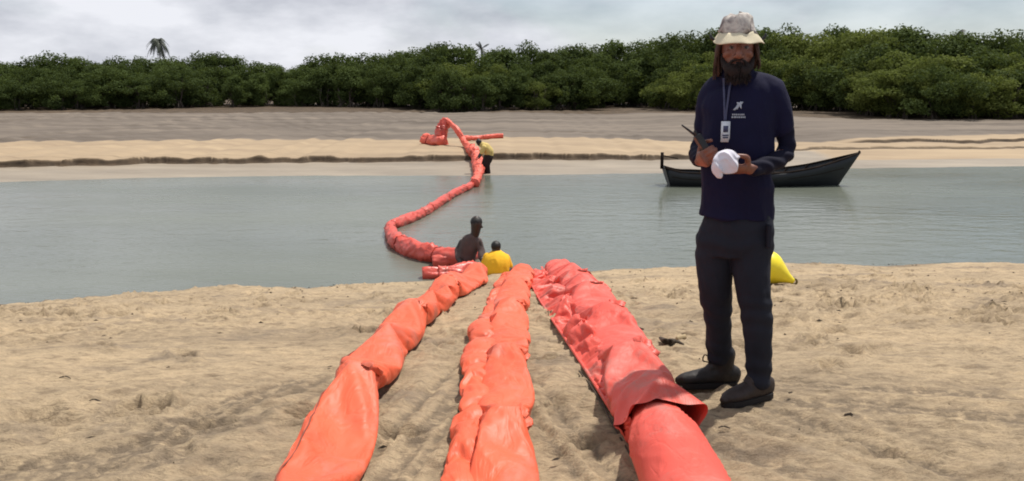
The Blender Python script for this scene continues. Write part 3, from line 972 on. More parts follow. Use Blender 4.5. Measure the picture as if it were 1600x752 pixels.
# --- the three booms on the sand: lay out, let the fabric settle, then cut into sections
SIM = {}
PL, qL = resample(on_beach([(398, 940), (440, 842), (478, 765), (512, 690), (548, 613), (588, 548), (640, 490), (690, 453), (722, 435), (745, 425)], 0.125), 0.028)
jq = lambda P, q, px, py: float(q[np.argmin(np.linalg.norm(P - G(px, py, 0.12), axis=1))])
JL = [0.05] + [jq(PL, qL, *a) for a in ((462, 800), (560, 590), (640, 490), (695, 450))] + [qL[-1] - 0.08]
RL = np.interp(qL, [0, 2, 4, 7, 9], [0.115, 0.117, 0.13, 0.145, 0.145])
SIM['L'] = simtube(PL, qL, RL, JL, 46)
TL, SL, NL = frames(PL)
kL = int(np.argmin(np.abs(qL - 4.6)))
wL = np.interp(qL[:kL], [0, 2, 3.2, 4.6], [0.06, 0.06, 0.05, 0.03])
SIM['LS'] = simtube(PL[:kL] - SL[:kL] * (0.100 + wL * 0.25)[:, None] - NL[:kL] * 0.06, qL[:kL], wL, [0.4, 1.5, 2.5, 3.4], 30, -0.06, 0.2, 0.12, 0.72, 0.15, ring=True)
PM, qM = resample(on_beach([(778, 960), (782, 850), (785, 752), (788, 660), (791, 575), (794, 510), (800, 462), (807, 442), (816, 427)], 0.10), 0.026)
JM = [0.05] + [jq(PM, qM, *a) for a in ((786, 652), (793, 552), (798, 478), (806, 444))] + [qM[-1] - 0.1]
RM = np.interp(qM, [0, 2, 4, 7, 9], [0.100, 0.102, 0.11, 0.125, 0.145])
SIM['M'] = simtube(PM, qM, RM, JM, 42)
TM, SM, NM = frames(PM)
wM = np.interp(qM, [0, 1.0, 1.8, 2.6, 3.4, 4.3, 6, 9], [0.075, 0.075, 0.070, 0.09, 0.08, 0.06, 0.065, 0.08]) * (1 + 0.12 * vnoise(qM * 2.1, qM * 0, seed=9))
JMS = [0.45, 1.25, 2.15, 3.3, 4.5, 6.0]
SIM['MS'] = simtube(PM - SM * (RM * 0.86 + wM * 0.8)[:, None] - NM * 0.045, qM, wM, JMS, 34, -0.07, 0.3, 0.12, 0.75, 0.18, ring=True)
PB, qB = resample(on_beach([(1030, 660), (1015, 630), (995, 584), (968, 524), (932, 472), (903, 440), (880, 424), (862, 416)], 0.115), 0.028)
JB = [0.9, 2.3, 3.7, 5.2, qB[-1] - 0.1]
RB = np.interp(qB, [0, 0.12, 0.7, 1.2, 3, 6, 8], [0.160, 0.152, 0.138, 0.138, 0.15, 0.165, 0.16])
PB2 = PB - np.array([0, 0, 1.0]) * np.interp(qB, [0, 0.3, 0.75], [-0.015, -0.005, 0.0])[:, None]
SIM['B'] = simtube(PB2, qB, RB, JB, 46, -0.04, 0.45, squash=np.interp(qB, [0, 0.35, 0.8], [0.95, 0.9, 0.85]))
mo = SIM['B'][0].reshape(len(qB), 46, 3)          # the mouth: ragged rim with an ear pulled out towards the man
TB0, SB0, NB0 = frames(PB2); thb = np.linspace(0, 2 * np.pi, 46, endpoint=False)
for i in range(8):
    w_ = 1 - i / 8
    mo[i] += w_ * (np.outer(np.exp(-((thb - 0.35) / 0.3) ** 2), SB0[i] * 0.05 + TB0[i] * -0.03) + np.outer(0.025 * np.sin(2 * thb + 0.6) + 0.012 * np.sin(5 * thb), TB0[i]) + np.outer(np.exp(-((thb - 2.4) / 0.5) ** 2), -NB0[i] * 0.05))
SIM['B'] = (mo.reshape(-1, 3),) + SIM['B'][1:]
TB, SB, NB = frames(PB2)
EB, _ = resample(np.array([G(px, py, 0.012) for px, py in ((1000, 698), (966, 660), (930, 604), (892, 545), (858, 494), (836, 458), (829, 438), (834, 424))]), 0.02)
EB = np.stack([np.interp(np.linspace(0, 1, len(qB)), np.linspace(0, 1, len(EB)), EB[:, i]) for i in range(3)], 1)
nu = 26
ub = np.linspace(0, 1, nu)
inner = PB2 - SB * (RB * 0.80)[:, None] - NB * (0.15 * RB)[:, None]
VB = inner[:, None] * (1 - ub)[None, :, None] + EB[:, None] * ub[None, :, None]
VB = VB + np.array([0, 0, 1.0]) * (0.07 * np.sin(np.pi * ub)[None] * (1 + 1.2 * vnoise(qB[:, None] * 1.5, ub[None] * 2.0, seed=6)))[..., None]
pB = np.zeros((len(qB), nu)); pB[:, 0] = 1; pB[:, -1] = 1; pB[0] = pB[-1] = 1
for j in (1.5, 3.0, 4.6): pB[int(np.argmin(np.abs(qB - j))), 8:18:3] = 1
SIM['BS'] = (VB.reshape(-1, 3), grid_faces(len(qB), nu), pB.ravel(), dict(shrink=-0.22, bend=0.8, mass=0.12))
R0 = 0.140
PA, qa = resample(np.vstack([on_beach([(1142, 930), (1105, 840), (1071, 756), (1049, 710)], R0 - 0.02), on_beach([(1032, 676), (1014, 642)], 0.085)]), 0.014)
XA = sheath(PA, qa, np.full(len(qa), R0 * 1.04), np.full(len(qa), R0 * 0.95), [], 43, n=72, wr=0.42, flat=0.75, taper=lambda s: 1 - 0.22 * smooth(qa[-1] - 0.5, qa[-1] - 0.05, s))
# the free rim of the upper sleeve hangs over the lower float
pr_ = SIM['B'][2].reshape(len(qB), 46); pr_[0] = 0; pr_[0, np.sin(thb) < -0.25] = 1; pr_[0, 3] = 1
pr_[1:5] *= 0
SETTLED = dict(zip(SIM.keys(), cloth_settle(list(SIM.values()), 20, [(XA.reshape(-1, 3), grid_faces(len(qa), 72, True)[:, ::-1])])))

def left_boom():
    root = empty('containment_boom', tuple(PL[len(PL) // 2] - np.array([0, 0, 0.13])))
    split_fabric(root, 'float_section', SETTLED['L'], len(qL), 46, cutlist(qL, JL), M['orange'])
    split_fabric(root, 'skirt', SETTLED['LS'], kL, 30, cutlist(qL[:kL], [1.5, 3.4]), M['orange'])
    X = SETTLED['L'].reshape(len(qL), 46, 3)
    for k, i in enumerate(cutlist(qL, JL[1:-1])): joint_flap(root, X, i, -0.1, 1.5, M['orange'], k, 0.05, 0.022)
    for a_, tn in ((19, 'seam'),):
        ln = MB(); pts = (X[2:-2:3, a_] + (X[2:-2:3, a_] - X[2:-2:3].mean(1)) * 0.012); ln.limb(pts, [(0.0035, 0.003)] * len(pts), n=6, sub=1); ln.build(tn, M['seam'], root)
    tag(root, 'orange boom on the sand, leftmost of the three, curving to the water', 'boom', 'orange booms laid across the sand')
def middle_boom():
    root = empty('containment_boom', tuple(PM[len(PM) // 2] - np.array([0, 0, 0.11])))
    split_fabric(root, 'float_section', SETTLED['M'], len(qM), 42, cutlist(qM, JM), M['orange'])
    split_fabric(root, 'skirt', SETTLED['MS'], len(qM), 34, cutlist(qM, [1.25, 3.3, 6.0]), M['orange'])
    X = SETTLED['M'].reshape(len(qM), 42, 3)
    for k, i in enumerate(cutlist(qM, JM[1:-1])): joint_flap(root, X, i, -0.5, 1.0, M['orange'], k + 5, 0.045, 0.026)
    tag(root, 'straight orange boom on the sand with gathered skirt, middle one of the three', 'boom', 'orange booms laid across the sand')
def right_boom():
    root = empty('containment_boom', tuple(PA[-1] - np.array([0, 0, R0])))
    sec = mesh_obj('float_section', XA.reshape(-1, 3), grid_faces(len(qa), 72, True)[:, ::-1], M['coral'], root)
    split_fabric(root, 'float_section', SETTLED['B'], len(qB), 46, cutlist(qB, JB), M['coral'])
    X = SETTLED['B'].reshape(len(qB), 46, 3)
    for k, i in enumerate(cutlist(qB, JB[:-1])): joint_flap(root, X, i, -0.1, 1.6, M['coral'], k + 15, 0.06, 0.026)
    sk = mesh_obj('skirt', SETTLED['BS'], grid_faces(len(qB), nu), M['coral'], root)
    so = sk.modifiers.new('t', 'SOLIDIFY'); so.thickness = 0.006
    m = sk.modifiers.new('s', 'SUBSURF'); m.levels = 0; m.render_levels = 1
    hb = MB(); hb.limb(EB[::8] + np.array([0, 0, 0.010]), [0.010] * len(EB[::8]), n=8, sub=2)
    hb.build('hem', M['coral'], root)
    a, b = G(985, 668, 0.05), G(1012, 660, 0.12)
    st = MB(); st.limb([a, (a + b) / 2 + np.array([0, 0, 0.03]), b], [(0.02, 0.006)] * 3, n=8, sub=4)
    c = G(1000, 705, 0.02); st.limb([a, (a + c) / 2 + np.array([0, -.02, 0.01]), c], [(0.022, 0.008), (0.018, .008), (0.015, .006)], n=8, sub=4)
    st.build('tie_strap', M['coral'], root)
    tag(root, 'coral red boom with open sleeve mouth and wide loose skirt, nearest the man', 'boom', 'orange booms laid across the sand')
left_boom(); middle_boom(); right_boom()

# --- booms in the water
def water_boom(pts, R, J, seed, label, mat, n=36, wr=1.9, lift=0.35, name='containment_boom', zfun=None, group=None, ds=0.03, sk=True):
    P, q = resample(np.array(pts), ds)
    root = empty(name, tuple(P[0]))
    JJ = J if isinstance(J, list) else list(np.arange(0.5, q[-1] - 0.3, J))
    RR = np.full(len(q), R) if np.isscalar(R) else np.interp(q / q[-1], np.linspace(0, 1, len(R)), R)
    RR = RR * (1 + 0.16 * vnoise(q * 1.1, q * 0, seed=seed))
    X = sheath(P, q, RR * 0.92, RR, JJ, seed, n=n, wr=wr, ground=False, pinch=0.2)
    sections(root, 'float_section', X, q, JJ, mat)
    for k, j in enumerate(JJ): band(root, P, q, X, j, mat, seed + 60 + k, 0.05, 1.10)
    if sk:
        V = []
        for i in range(len(q)):
            for d in (0.0, -0.25, -0.45): V.append(P[i] + np.array([0, 0, d]))
        s_ = mesh_obj('skirt', V, grid_faces(len(q), 3), mat, root)
        so = s_.modifiers.new('t', 'SOLIDIFY'); so.thickness = 0.01
    tag(root, label, 'boom', group)
    return root
def wp(px, py, dz=0.07): return W(px, py, WATER_Z + dz)
water_boom([wp(722, 404, .10), wp(690, 402, .10), wp(650, 392, .10), wp(622, 378, .10), wp(611, 363, .09), wp(612, 352, .08), wp(632, 345), wp(662, 332), wp(692, 313), wp(714, 300), wp(734, 291), wp(741, 285)],
           [0.135, 0.13, 0.115, 0.10, 0.095, 0.095, 0.10, 0.10], [0.5, 1.7, 3.3, 3.9, 5.6, 6.3, 8.1, 9.9, 10.8, 12.6], 200, 'long coral boom floating in an S across the river to the far bank', M['coral_wet'])
water_boom([wp(742, 396, .07), wp(722, 404, .06), wp(700, 409, .05), wp(676, 412, .03)], 0.10, [0.55], 230, 'pale coral boom end afloat against the legs of the man in the water', M['coral_wet'], sk=False)
water_boom([wp(742, 422, .05), wp(715, 426, .05), wp(690, 428, .05), wp(660, 430, .04)], 0.12, [0.5], 240, 'dark red boom end lying in the shallows nearest the sand', M['coral_wet'], sk=False)
def fz(px, py, dz=0.0):
    lo, hi = 18.0, 60.0
    d = ray(px, py)
    for _ in range(50):
        m = (lo + hi) / 2; p = d * m
        if CAM_H + p[2] > max(float(far_z(p[0], p[1])[0]), WATER_Z) + dz: lo = m
        else: hi = m
    p = d * lo
    return np.array([p[0], p[1], CAM_H + p[2]])
bank_top = fz(728, 226, .12)
peak = U(697, 187, bank_top[1] + 1.4)
water_boom([fz(742, 287, .1), fz(747, 274, .12), fz(748, 262, .14), fz(745, 248, .15), fz(738, 236, .15), fz(727, 224, .15), (bank_top * 0.45 + peak * 0.55) + np.array([0.05, 0, 0.05]), peak],
           [0.11, 0.13, 0.15, 0.15, 0.16, 0.15, 0.12, 0.10, 0.09], 0.8, 260, 'coral boom dragged up the far bank and rising to a peak', M['coral_far'], wr=2.2, sk=False)
base_pk = np.array([U(688, 232, peak[1] - 0.2)[0], peak[1] - 0.2, float(far_z(peak[0], peak[1])[0]) + 0.02])
water_boom([peak + np.array([0.02, -0.02, 0.03]), peak * 0.6 + base_pk * 0.4 + np.array([-0.06, 0, 0]), base_pk * 0.85 + peak * 0.15, base_pk], [0.12, 0.19, 0.24, 0.28, 0.28], [0.35, 0.8], 270, 'upright folded coral boom length propped on the far sand bar', M['coral_wet'], wr=2.8, sk=False)
water_boom([fz(664, 219, .12), fz(676, 221, .13), fz(692, 221, .14)], 0.2, [0.35], 280, 'short coral boom end lying left of the upright fold on the sand bar', M['coral_far'], sk=False)
water_boom([fz(722, 216, .12), fz(740, 216, .12), fz(762, 214, .1), fz(786, 213, .08)], 0.10, 0.6, 290, 'thin coral boom length lying on the sand bar behind the bending man', M['coral_far'], sk=False)

# ------------------------------------------------------------------ wooden boat
def boat():
    A = W(1046, 290, WATER_Z); B = W(1306, 289, WATER_Z)
    y0 = (A[1] + B[1]) / 2
    xa, xb = U(1036, 262, y0)[0], U(1342, 238, y0)[0]
    x0, x1 = U(1047, 290, y0)[0], U(1304, 289, y0)[0]
    root = empty('boat', ((xa + xb) / 2, y0, WATER_Z))
    n = 40; m = 15
    zsheer = lambda px_t: 0
    tt = np.linspace(0, 1, n)
    gx = xa + (xb - xa) * tt
    kx = x0 + (x1 - x0) * tt
    zs = np.interp(tt, [0, .08, .25, .5, .65, .78, .9, 1.0], [U(1036, 261, y0)[2], U(1060, 268, y0)[2], U(1110, 270, y0)[2], U(1190, 270, y0)[2], U(1235, 266, y0)[2], U(1275, 259, y0)[2], U(1312, 249, y0)[2], U(1342, 240, y0)[2]])
    hb = np.interp(tt, [0, .1, .35, .6, .8, .92, 1], [0.32, 0.42, 0.56, 0.54, 0.36, 0.17, 0.015])
    kz = np.full(n, WATER_Z - 0.10)
    V = []
    rings_in = []
    for i in range(n):
        for j in range(m):
            a = (j / (m - 1)) * 2 - 1                 # -1..1 around the section
            s = abs(a)
            yy = math.copysign(hb[i] * (1 - (1 - s) ** 2.2), a) if s > 0 else 0
            f = s ** 1.9
            V.append((kx[i] * (1 - f) + gx[i] * f, y0 + yy, kz[i] * (1 - f) + zs[i] * f))
    F = grid_faces(n, m).tolist()
    F.append([j for j in range(m)])
    hull = mesh_obj('hull', V, F, M['hull'], root)
    so = hull.modifiers.new('t', 'SOLIDIFY'); so.thickness = 0.035; so.offset = 1 
    for sgn in (-1, 1):
        g = MB(); g.limb([(gx[i], y0 + sgn * (hb[i] + 0.012), zs[i] + 0.01) for i in range(0, n, 3)] + [(gx[-1], y0, zs[-1] + .01)], [(0.03, 0.022)] * (len(range(0, n, 3)) + 1), n=8, sub=2)
        g.build('gunwale', M['boat_wood'], root)
        g = MB()
        g.limb([(gx[i] * .7 + kx[i] * .3, y0 + sgn * (hb[i] * 0.955 + 0.03), zs[i] * .66 + kz[i] * .34 ) for i in range(1, n - 1, 3)], [(0.016, 0.012)] * len(range(1, n - 1, 3)), n=6, sub=2)
        g.build('rubbing_strake', M['boat_wood'], root)
    for f in (0.16, 0.38, 0.62):
        i = int(f * n)
        g = MB(); g.box((gx[i], y0, zs[i] - 0.09), (0.11, hb[i] * 0.92, 0.014)); g.build('thwart', M['boat_wood'], root, False)
    for f in np.linspace(0.1, 0.88, 8):
        i = int(f * n); g = MB()
        g.limb([(gx[i] * (s ** 1.9) + kx[i] * (1 - s ** 1.9), y0 + math.copysign(hb[i] * (1 - (1 - s) ** 2.2), sg) * 0.95, kz[i] * (1 - s ** 1.9) + zs[i] * s ** 1.9 + 0.03) for sg, s in ((-1, .97), (-1, .6), (-1, .25), (1, .02), (1, .25), (1, .6), (1, .97))], [0.02] * 7, n=6, sub=2)
        g.build('rib', M['boat_wood'], root)
    st = MB(); st.limb([(x1 + 0.02, y0, kz[-1]), (x1 * .45 + xb * .55 + .02, y0, zs[-1] * .6 + kz[-1] * .4), (xb + 0.015, y0, zs[-1] + 0.05)], [(0.03, 0.03)] * 3, n=8, sub=5)
    st.build('stem_post', M['boat_wood'], root)
    c = U(1034, 262, y0)
    e = U(1033, 240, y0)
    tl = MB(); tl.box((e[0] + 0.03, y0, (e[2] + c[2]) / 2), (0.035, 0.05, (e[2] - c[2]) / 2 + 0.03))
    tl.limb([(e[0] + .03, y0, e[2] - .05), (e[0] + .45, y0 + .03, e[2] - .14)], [.018, .014], n=6)
    tl.build('rudder_post', M['boat_wood'], root, True)
    tag(root, 'dark wooden canoe with upswept bow moored by the far bank behind the man', 'boat')
def hull_material():
    m, t, b = material('hull_paint')
    v = coords(t, (0.5, 1, 6))
    c = ramp(t, noise(t, 2.5, 6, 0.65, v), [(0.3, (0.005, 0.006, 0.008)), (0.6, (0.009, 0.012, 0.015)), (0.8, (0.028, 0.028, 0.026))])
    t.links.new(c, b.inputs['Base Color']); b.inputs['Roughness'].default_value = 0.55
    bump(t, b, noise(t, 6, 4, 0.6, v), 0.3, 0.02)
    return m
M['hull'] = hull_material()
M['boat_wood'] = simple('boat_wood', (0.020, 0.014, 0.011), 0.95, 0.35, 5, 0.3, 0.01, 20, 0.1)
boat()

# ------------------------------------------------------------------ yellow buoy
def buoy():
    c = G(1206, 444)
    M['yellow'] = simple('yellow_buoy', (0.86, 0.70, 0.03), 0.38, 0.08, 5, 0.1, 0.004, 12)
    root = empty('marker_buoy', tuple(c))
    y = c[1]
    R = 0.178
    gz = float(beach_z(c[0], y)); ctr = np.array([c[0] - 0.055, y + 0.02, gz + R * 1.0]); tip = ctr + np.array([0.255, -0.04, -R + 0.045])
    d = tip - ctr; L = np.linalg.norm(d); d /= L
    prof = [(-R, 0.02), (-R * .92, R * .40), (-R * .7, R * .72), (-R * .35, R * .94), (0, R), (R * .35, R * .93), (R * .6, R * .80), (R * .95, R * .58), (R * 1.3, R * .36), (max(L, R * 1.5), R * .2)]
    b = MB(); b.limb([ctr + d * a for a, _ in prof], [r for _, r in prof], ref=(0, 1, 0), n=32, sub=4)
    body = b.build('float_body', M['yellow'], root)
    e = MB(); 
    cc = tip + d * 0.03; w = np.cross(d, (0, 1, 0))
    e.limb([cc + 0.03 * (math.cos(a) * d + math.sin(a) * w) for a in np.linspace(0, 6.2, 12)], [0.012] * 12, n=8, sub=2)
    e.build('mooring_eye', M['olive'], root)
    tag(root, 'yellow teardrop buoy lying on the sand behind the standing man', 'buoy')
M['olive'] = simple('olive_rubber', (0.16, 0.12, 0.04), 0.6)
buoy()

# ------------------------------------------------------------------ beach litter
M['driftwood'] = simple('driftwood', (0.045, 0.030, 0.018), 0.85, 0.4, 12, 0.5, 0.01, 30)
M['leaf_litter'] = simple('pale_leaf_litter', (0.36, 0.27, 0.15), 0.8, 0.3, 10)
def litter(name, pts, rads, label, cat, extra=None):
    mb = MB(); P = [G(px, py, r + 0.012) for (px, py), r in zip(pts, rads)]
    mb.limb(P, [(r, r * 0.7) for r in rads], n=8, sub=4)
    o = mb.build(name, M['driftwood'])
    if extra:
        mb = MB(); mb.limb([G(px, py, 0.02) for px, py in extra], [(0.012, 0.02)] * len(extra), n=8, sub=3)
        mb.build('twig', M['leaf_litter'], o)
    return tag(o, label, cat)
litter('drift_stick', [(981, 513), (990, 511.5), (1005, 514.5)], [.010, .014, .008], 'short dark stick on the sand just right of the coral boom', 'stick')
litter('bark_piece', [(1032, 528), (1042, 534), (1054, 533), (1068, 538)], [.012, .028, .020, .006], 'dark curled piece of bark on the sand left of the standing man\'s knee', 'bark', [(1058, 530), (1070, 527)])
litter('pebble', [(1233, 614), (1237, 613)], [.005, .005], 'small dark pebble on the sand right of the man\'s boots', 'pebble')
litter('weed_clump', [(1320, 648), (1328, 646), (1332, 648)], [.004, .006, .004], 'dark weed clump in the sand at lower right', 'seaweed')
litter('twig', [(93, 590), (102, 588), (110, 591)], [.003, .005, .003], 'small dark twig on the sand at the left', 'twig')
litter('twig', [(140, 626), (148, 624), (158, 628)], [.003, .005, .003], 'dark twig on the sand at left, the nearer of two', 'twig')
litter('twig', [(1123, 668), (1131, 666), (1140, 669)], [.003, .005, .003], 'dark twig on the sand beside the coral sleeve mouth', 'twig')
def cord():
    P = [G(px, py, 0.008) for px, py in ((905, 580), (925, 606), (945, 640), (962, 672), (982, 706), (1004, 745), (1030, 800))]
    mb = MB(); mb.limb(P, [0.0045] * len(P), n=6, sub=6)
    tag(mb.build('rope', M['driftwood']), 'thin dark cord lying on the sand between the middle and coral booms', 'rope')
cord()
# scraps of weed and leaf trodden into the sand
def scraps():
    r = np.random.default_rng(17); V = []; F = []
    for k in range(520):
        x, y = r.uniform(-7, 7.5), r.uniform(3.0, 12.3)
        if k % 2: y = float(shore_y(x)) - abs(r.normal(0, 0.5)) - 0.12
        if k % 3 == 0:
            x = r.normal(3.2, 1.6); y = r.normal(8.2, 1.6)
        if y > shore_y(x) - 0.08 or y < 2.5: continue
        z = float(beach_z(x, y)) + 0.004 + r.uniform(0, 0.02)
        an = r.normal(0, 0.7); L = r.uniform(0.006, 0.028); w = L * r.uniform(.18, .45); h = r.uniform(.004, .014)
        u = np.array([math.cos(an), math.sin(an), 0]); p = np.array([x, y, z]); s_ = np.array([-u[1], u[0], 0])
        b = len(V)
        V += [p - u * L, p + s_ * w, p + u * L, p - s_ * w, p + np.array([r.uniform(-.3, .3) * L, 0, h])]
        F += [(b, b + 3, b + 4), (b + 3, b + 2, b + 4), (b + 2, b + 1, b + 4), (b + 1, b, b + 4)]
    o = mesh_obj('weed_scraps', V, F, M['driftwood'], None, False)
    tag(o, 'scattered dark scraps of weed trodden into the sand', 'seaweed', kind='stuff')
scraps()
def far_branch(pts, r, label):
    P = [fz(px, py, r) for px, py in pts]
    mb = MB(); mb.limb(P, [r * (1 - 0.5 * i / len(P)) for i in range(len(P))], n=7, sub=3)
    q = P[len(P) // 2]; mb.limb([q, q + np.array([.5, .2, .25])], [r * .5, r * .2], n=6, sub=2)
    tag(mb.build('driftwood_branch', M['driftwood']), label, 'driftwood')
# ------------------------------------------------------------------ people
def skin_material(name, base):
    m, t, b = material(name)
    v = coords(t)
    c = ramp(t, noise(t, 18, 5, 0.6, v), [(0.3, tuple(x * 0.82 for x in base)), (0.7, tuple(min(1, x * 1.12) for x in base))])
    t.links.new(c, b.inputs['Base Color'])
    set_prin(b, Roughness=0.5); b.inputs['Subsurface Weight'].default_value = 0.08
    b.inputs['Subsurface Radius'].default_value = (0.01, 0.004, 0.002)
    bump(t, b, noise(t, 120, 3, 0.6, v), 0.15, 0.002)
    return m
def cloth_material(name, base, var=0.2, sc=5):
    m, t, b = material(name)
    v = coords(t)
    c = ramp(t, noise(t, sc, 5, 0.6, v), [(0.3, tuple(x * (1 - var) for x in base)), (0.7, tuple(min(1, x * (1 + var)) for x in base))])
    t.links.new(c, b.inputs['Base Color'])
    set_prin(b, Roughness=0.85); b.inputs['Sheen Weight'].default_value = 0.0
    b.inputs['Specular IOR Level'].default_value = 0.2
    w = t.nodes.new('ShaderNodeTexWave'); w.inputs['Scale'].default_value = 300
    bump(t, b, mathn(t, 'ADD', noise(t, 30, 4, 0.6, v), mathn(t, 'MULTIPLY', w.outputs['Fac'], 0.1)), 0.25, 0.004)
    return m
M['skin'] = skin_material('tanned_skin', (0.185, 0.068, 0.042))
M['skin_dark'] = skin_material('dark_skin', (0.030, 0.018, 0.013))
M['navy'] = cloth_material('navy_cotton', (0.006, 0.006, 0.026))
M['navy_dark'] = cloth_material('navy_sleeve', (0.004, 0.004, 0.015))
M['trouser'] = cloth_material('charcoal_trousers', (0.015, 0.017, 0.026))
M['boot'] = simple('boot_leather', (0.013, 0.010, 0.009), 0.6, 0.3, 20, 0.4, 0.004, 60)
M['boot_brown'] = simple('brown_boot_leather', (0.026, 0.016, 0.013), 0.6, 0.3, 20, 0.4, 0.004, 60)
M['sole'] = simple('boot_sole', (0.012, 0.010, 0.010), 0.8, 0.2)
M['hair'] = simple('brown_hair', (0.050, 0.020, 0.010), 0.8, 0.5, 40, 0.3, 0.004, 90)
M['beard'] = simple('dark_beard', (0.012, 0.006, 0.005), 0.9, 0.5, 40, 0.3, 0.004, 90)
M['white_cloth'] = cloth_material('white_cloth', (0.62, 0.60, 0.66), 0.12)
M['black'] = simple('black_plastic', (0.012, 0.012, 0.013), 0.45, 0.2)
M['badge'] = simple('badge_card', (0.62, 0.64, 0.68), 0.35, 0.06, 60, 0)
M['print_white'] = simple('white_print', (0.34, 0.36, 0.42), 0.8, 0.15, 30, 0)
M['lanyard'] = simple('lanyard_webbing', (0.05, 0.055, 0.11), 0.7, 0.2, 30)
M['eye'] = simple('eye_white', (0.16, 0.13, 0.12), 0.3, 0.05, 30, 0)
M['iris'] = simple('iris', (0.02, 0.012, 0.008), 0.2, 0.1, 30, 0)
M['lace'] = simple('boot_lace', (0.03, 0.022, 0.015), 0.8)
def hat_material():
    m, t, b = material('camo_hat')
    v = coords(t)
    c = ramp(t, noise(t, 17, 3, 0.5, v, 0.8), [(0.34, (0.11, 0.09, 0.09)), (0.44, (0.27, 0.235, 0.22)), (0.54, (0.50, 0.46, 0.41)), (0.66, (0.30, 0.26, 0.24))])
    t.links.new(c, b.inputs['Base Color']); set_prin(b, Roughness=0.9)
    bump(t, b, noise(t, 50, 4, 0.6, v), 0.3, 0.004)
    return m
M['hat'] = hat_material()
M['brim'] = cloth_material('cream_brim', (0.60, 0.53, 0.38), 0.1, 12)

def folds(seed, amp, fx=9.0, fz=5.0):
    def f(co, no):
        a = ridge(co[:, 0] * fx + co[:, 2] * 2.0, co[:, 2] * fz, co[:, 1] * fx, o=2, seed=seed) - 0.62
        b = fbm(co[:, 0] * 22, co[:, 2] * 16, co[:, 1] * 22, o=2, seed=seed + 5)
        return amp * (a * 1.6 + b * 0.25)
    return f
def hand(mb, wrist, d, n, curls, thumb=(0.5, 0.4), k=1.0, side=1):
    """d: fingers' direction, n: direction the palm faces; side +1 puts the thumb towards +(d x n)"""
    wrist = np.array(wrist, float); d = np.array(d, float); d /= np.linalg.norm(d)
    n = np.array(n, float); n -= d * (n @ d); n /= np.linalg.norm(n)
    l = np.cross(d, n) * side
    mb.limb([wrist - d * 0.02 * k, wrist + d * 0.02 * k, wrist + d * 0.055 * k, wrist + d * 0.09 * k], [(0.026 * k, 0.019 * k), (0.032 * k, 0.018 * k), (0.040 * k, 0.016 * k), (0.039 * k, 0.013 * k)], ref=l, n=14, sub=3)
    for i, (off, L) in enumerate(((0.029, 0.85), (0.010, 1.0), (-0.010, 0.95), (-0.028, 0.78))):
        p = wrist + d * (0.088 - 0.004 * abs(i - 1)) * k + l * off * k
        a = 0.12; pts = [p - d * 0.012 * k]; r = [0.0098 * k]
        for q, s in enumerate((0.042, 0.027, 0.022)):
            a += curls[i] * (0.9, 1.0, 0.7)[q]
            dd = d * math.cos(a) + n * math.sin(a) + l * off * (1.5 if curls[i] < .6 else -1.0)
            p = p + dd * s * L * k
            pts.append(p); r.append((0.0092, 0.0084, 0.0072)[q] * k)
        mb.limb(pts, r, n=9, sub=3)
    p = wrist + d * 0.022 * k + l * 0.026 * k
    t1 = p + (l * 0.75 + d * 0.6 + n * thumb[0]) * 0.036 * k
    t2 = t1 + (l * 0.15 + d * 0.85 + n * thumb[1]) * 0.032 * k
    t3 = t2 + (d * 0.85 - l * 0.25 + n * thumb[1]) * 0.024 * k
    mb.limb([p - l * 0.01 * k, t1, t2, t3], [0.015 * k, 0.0125 * k, 0.0105 * k, 0.0085 * k], n=10, sub=3)

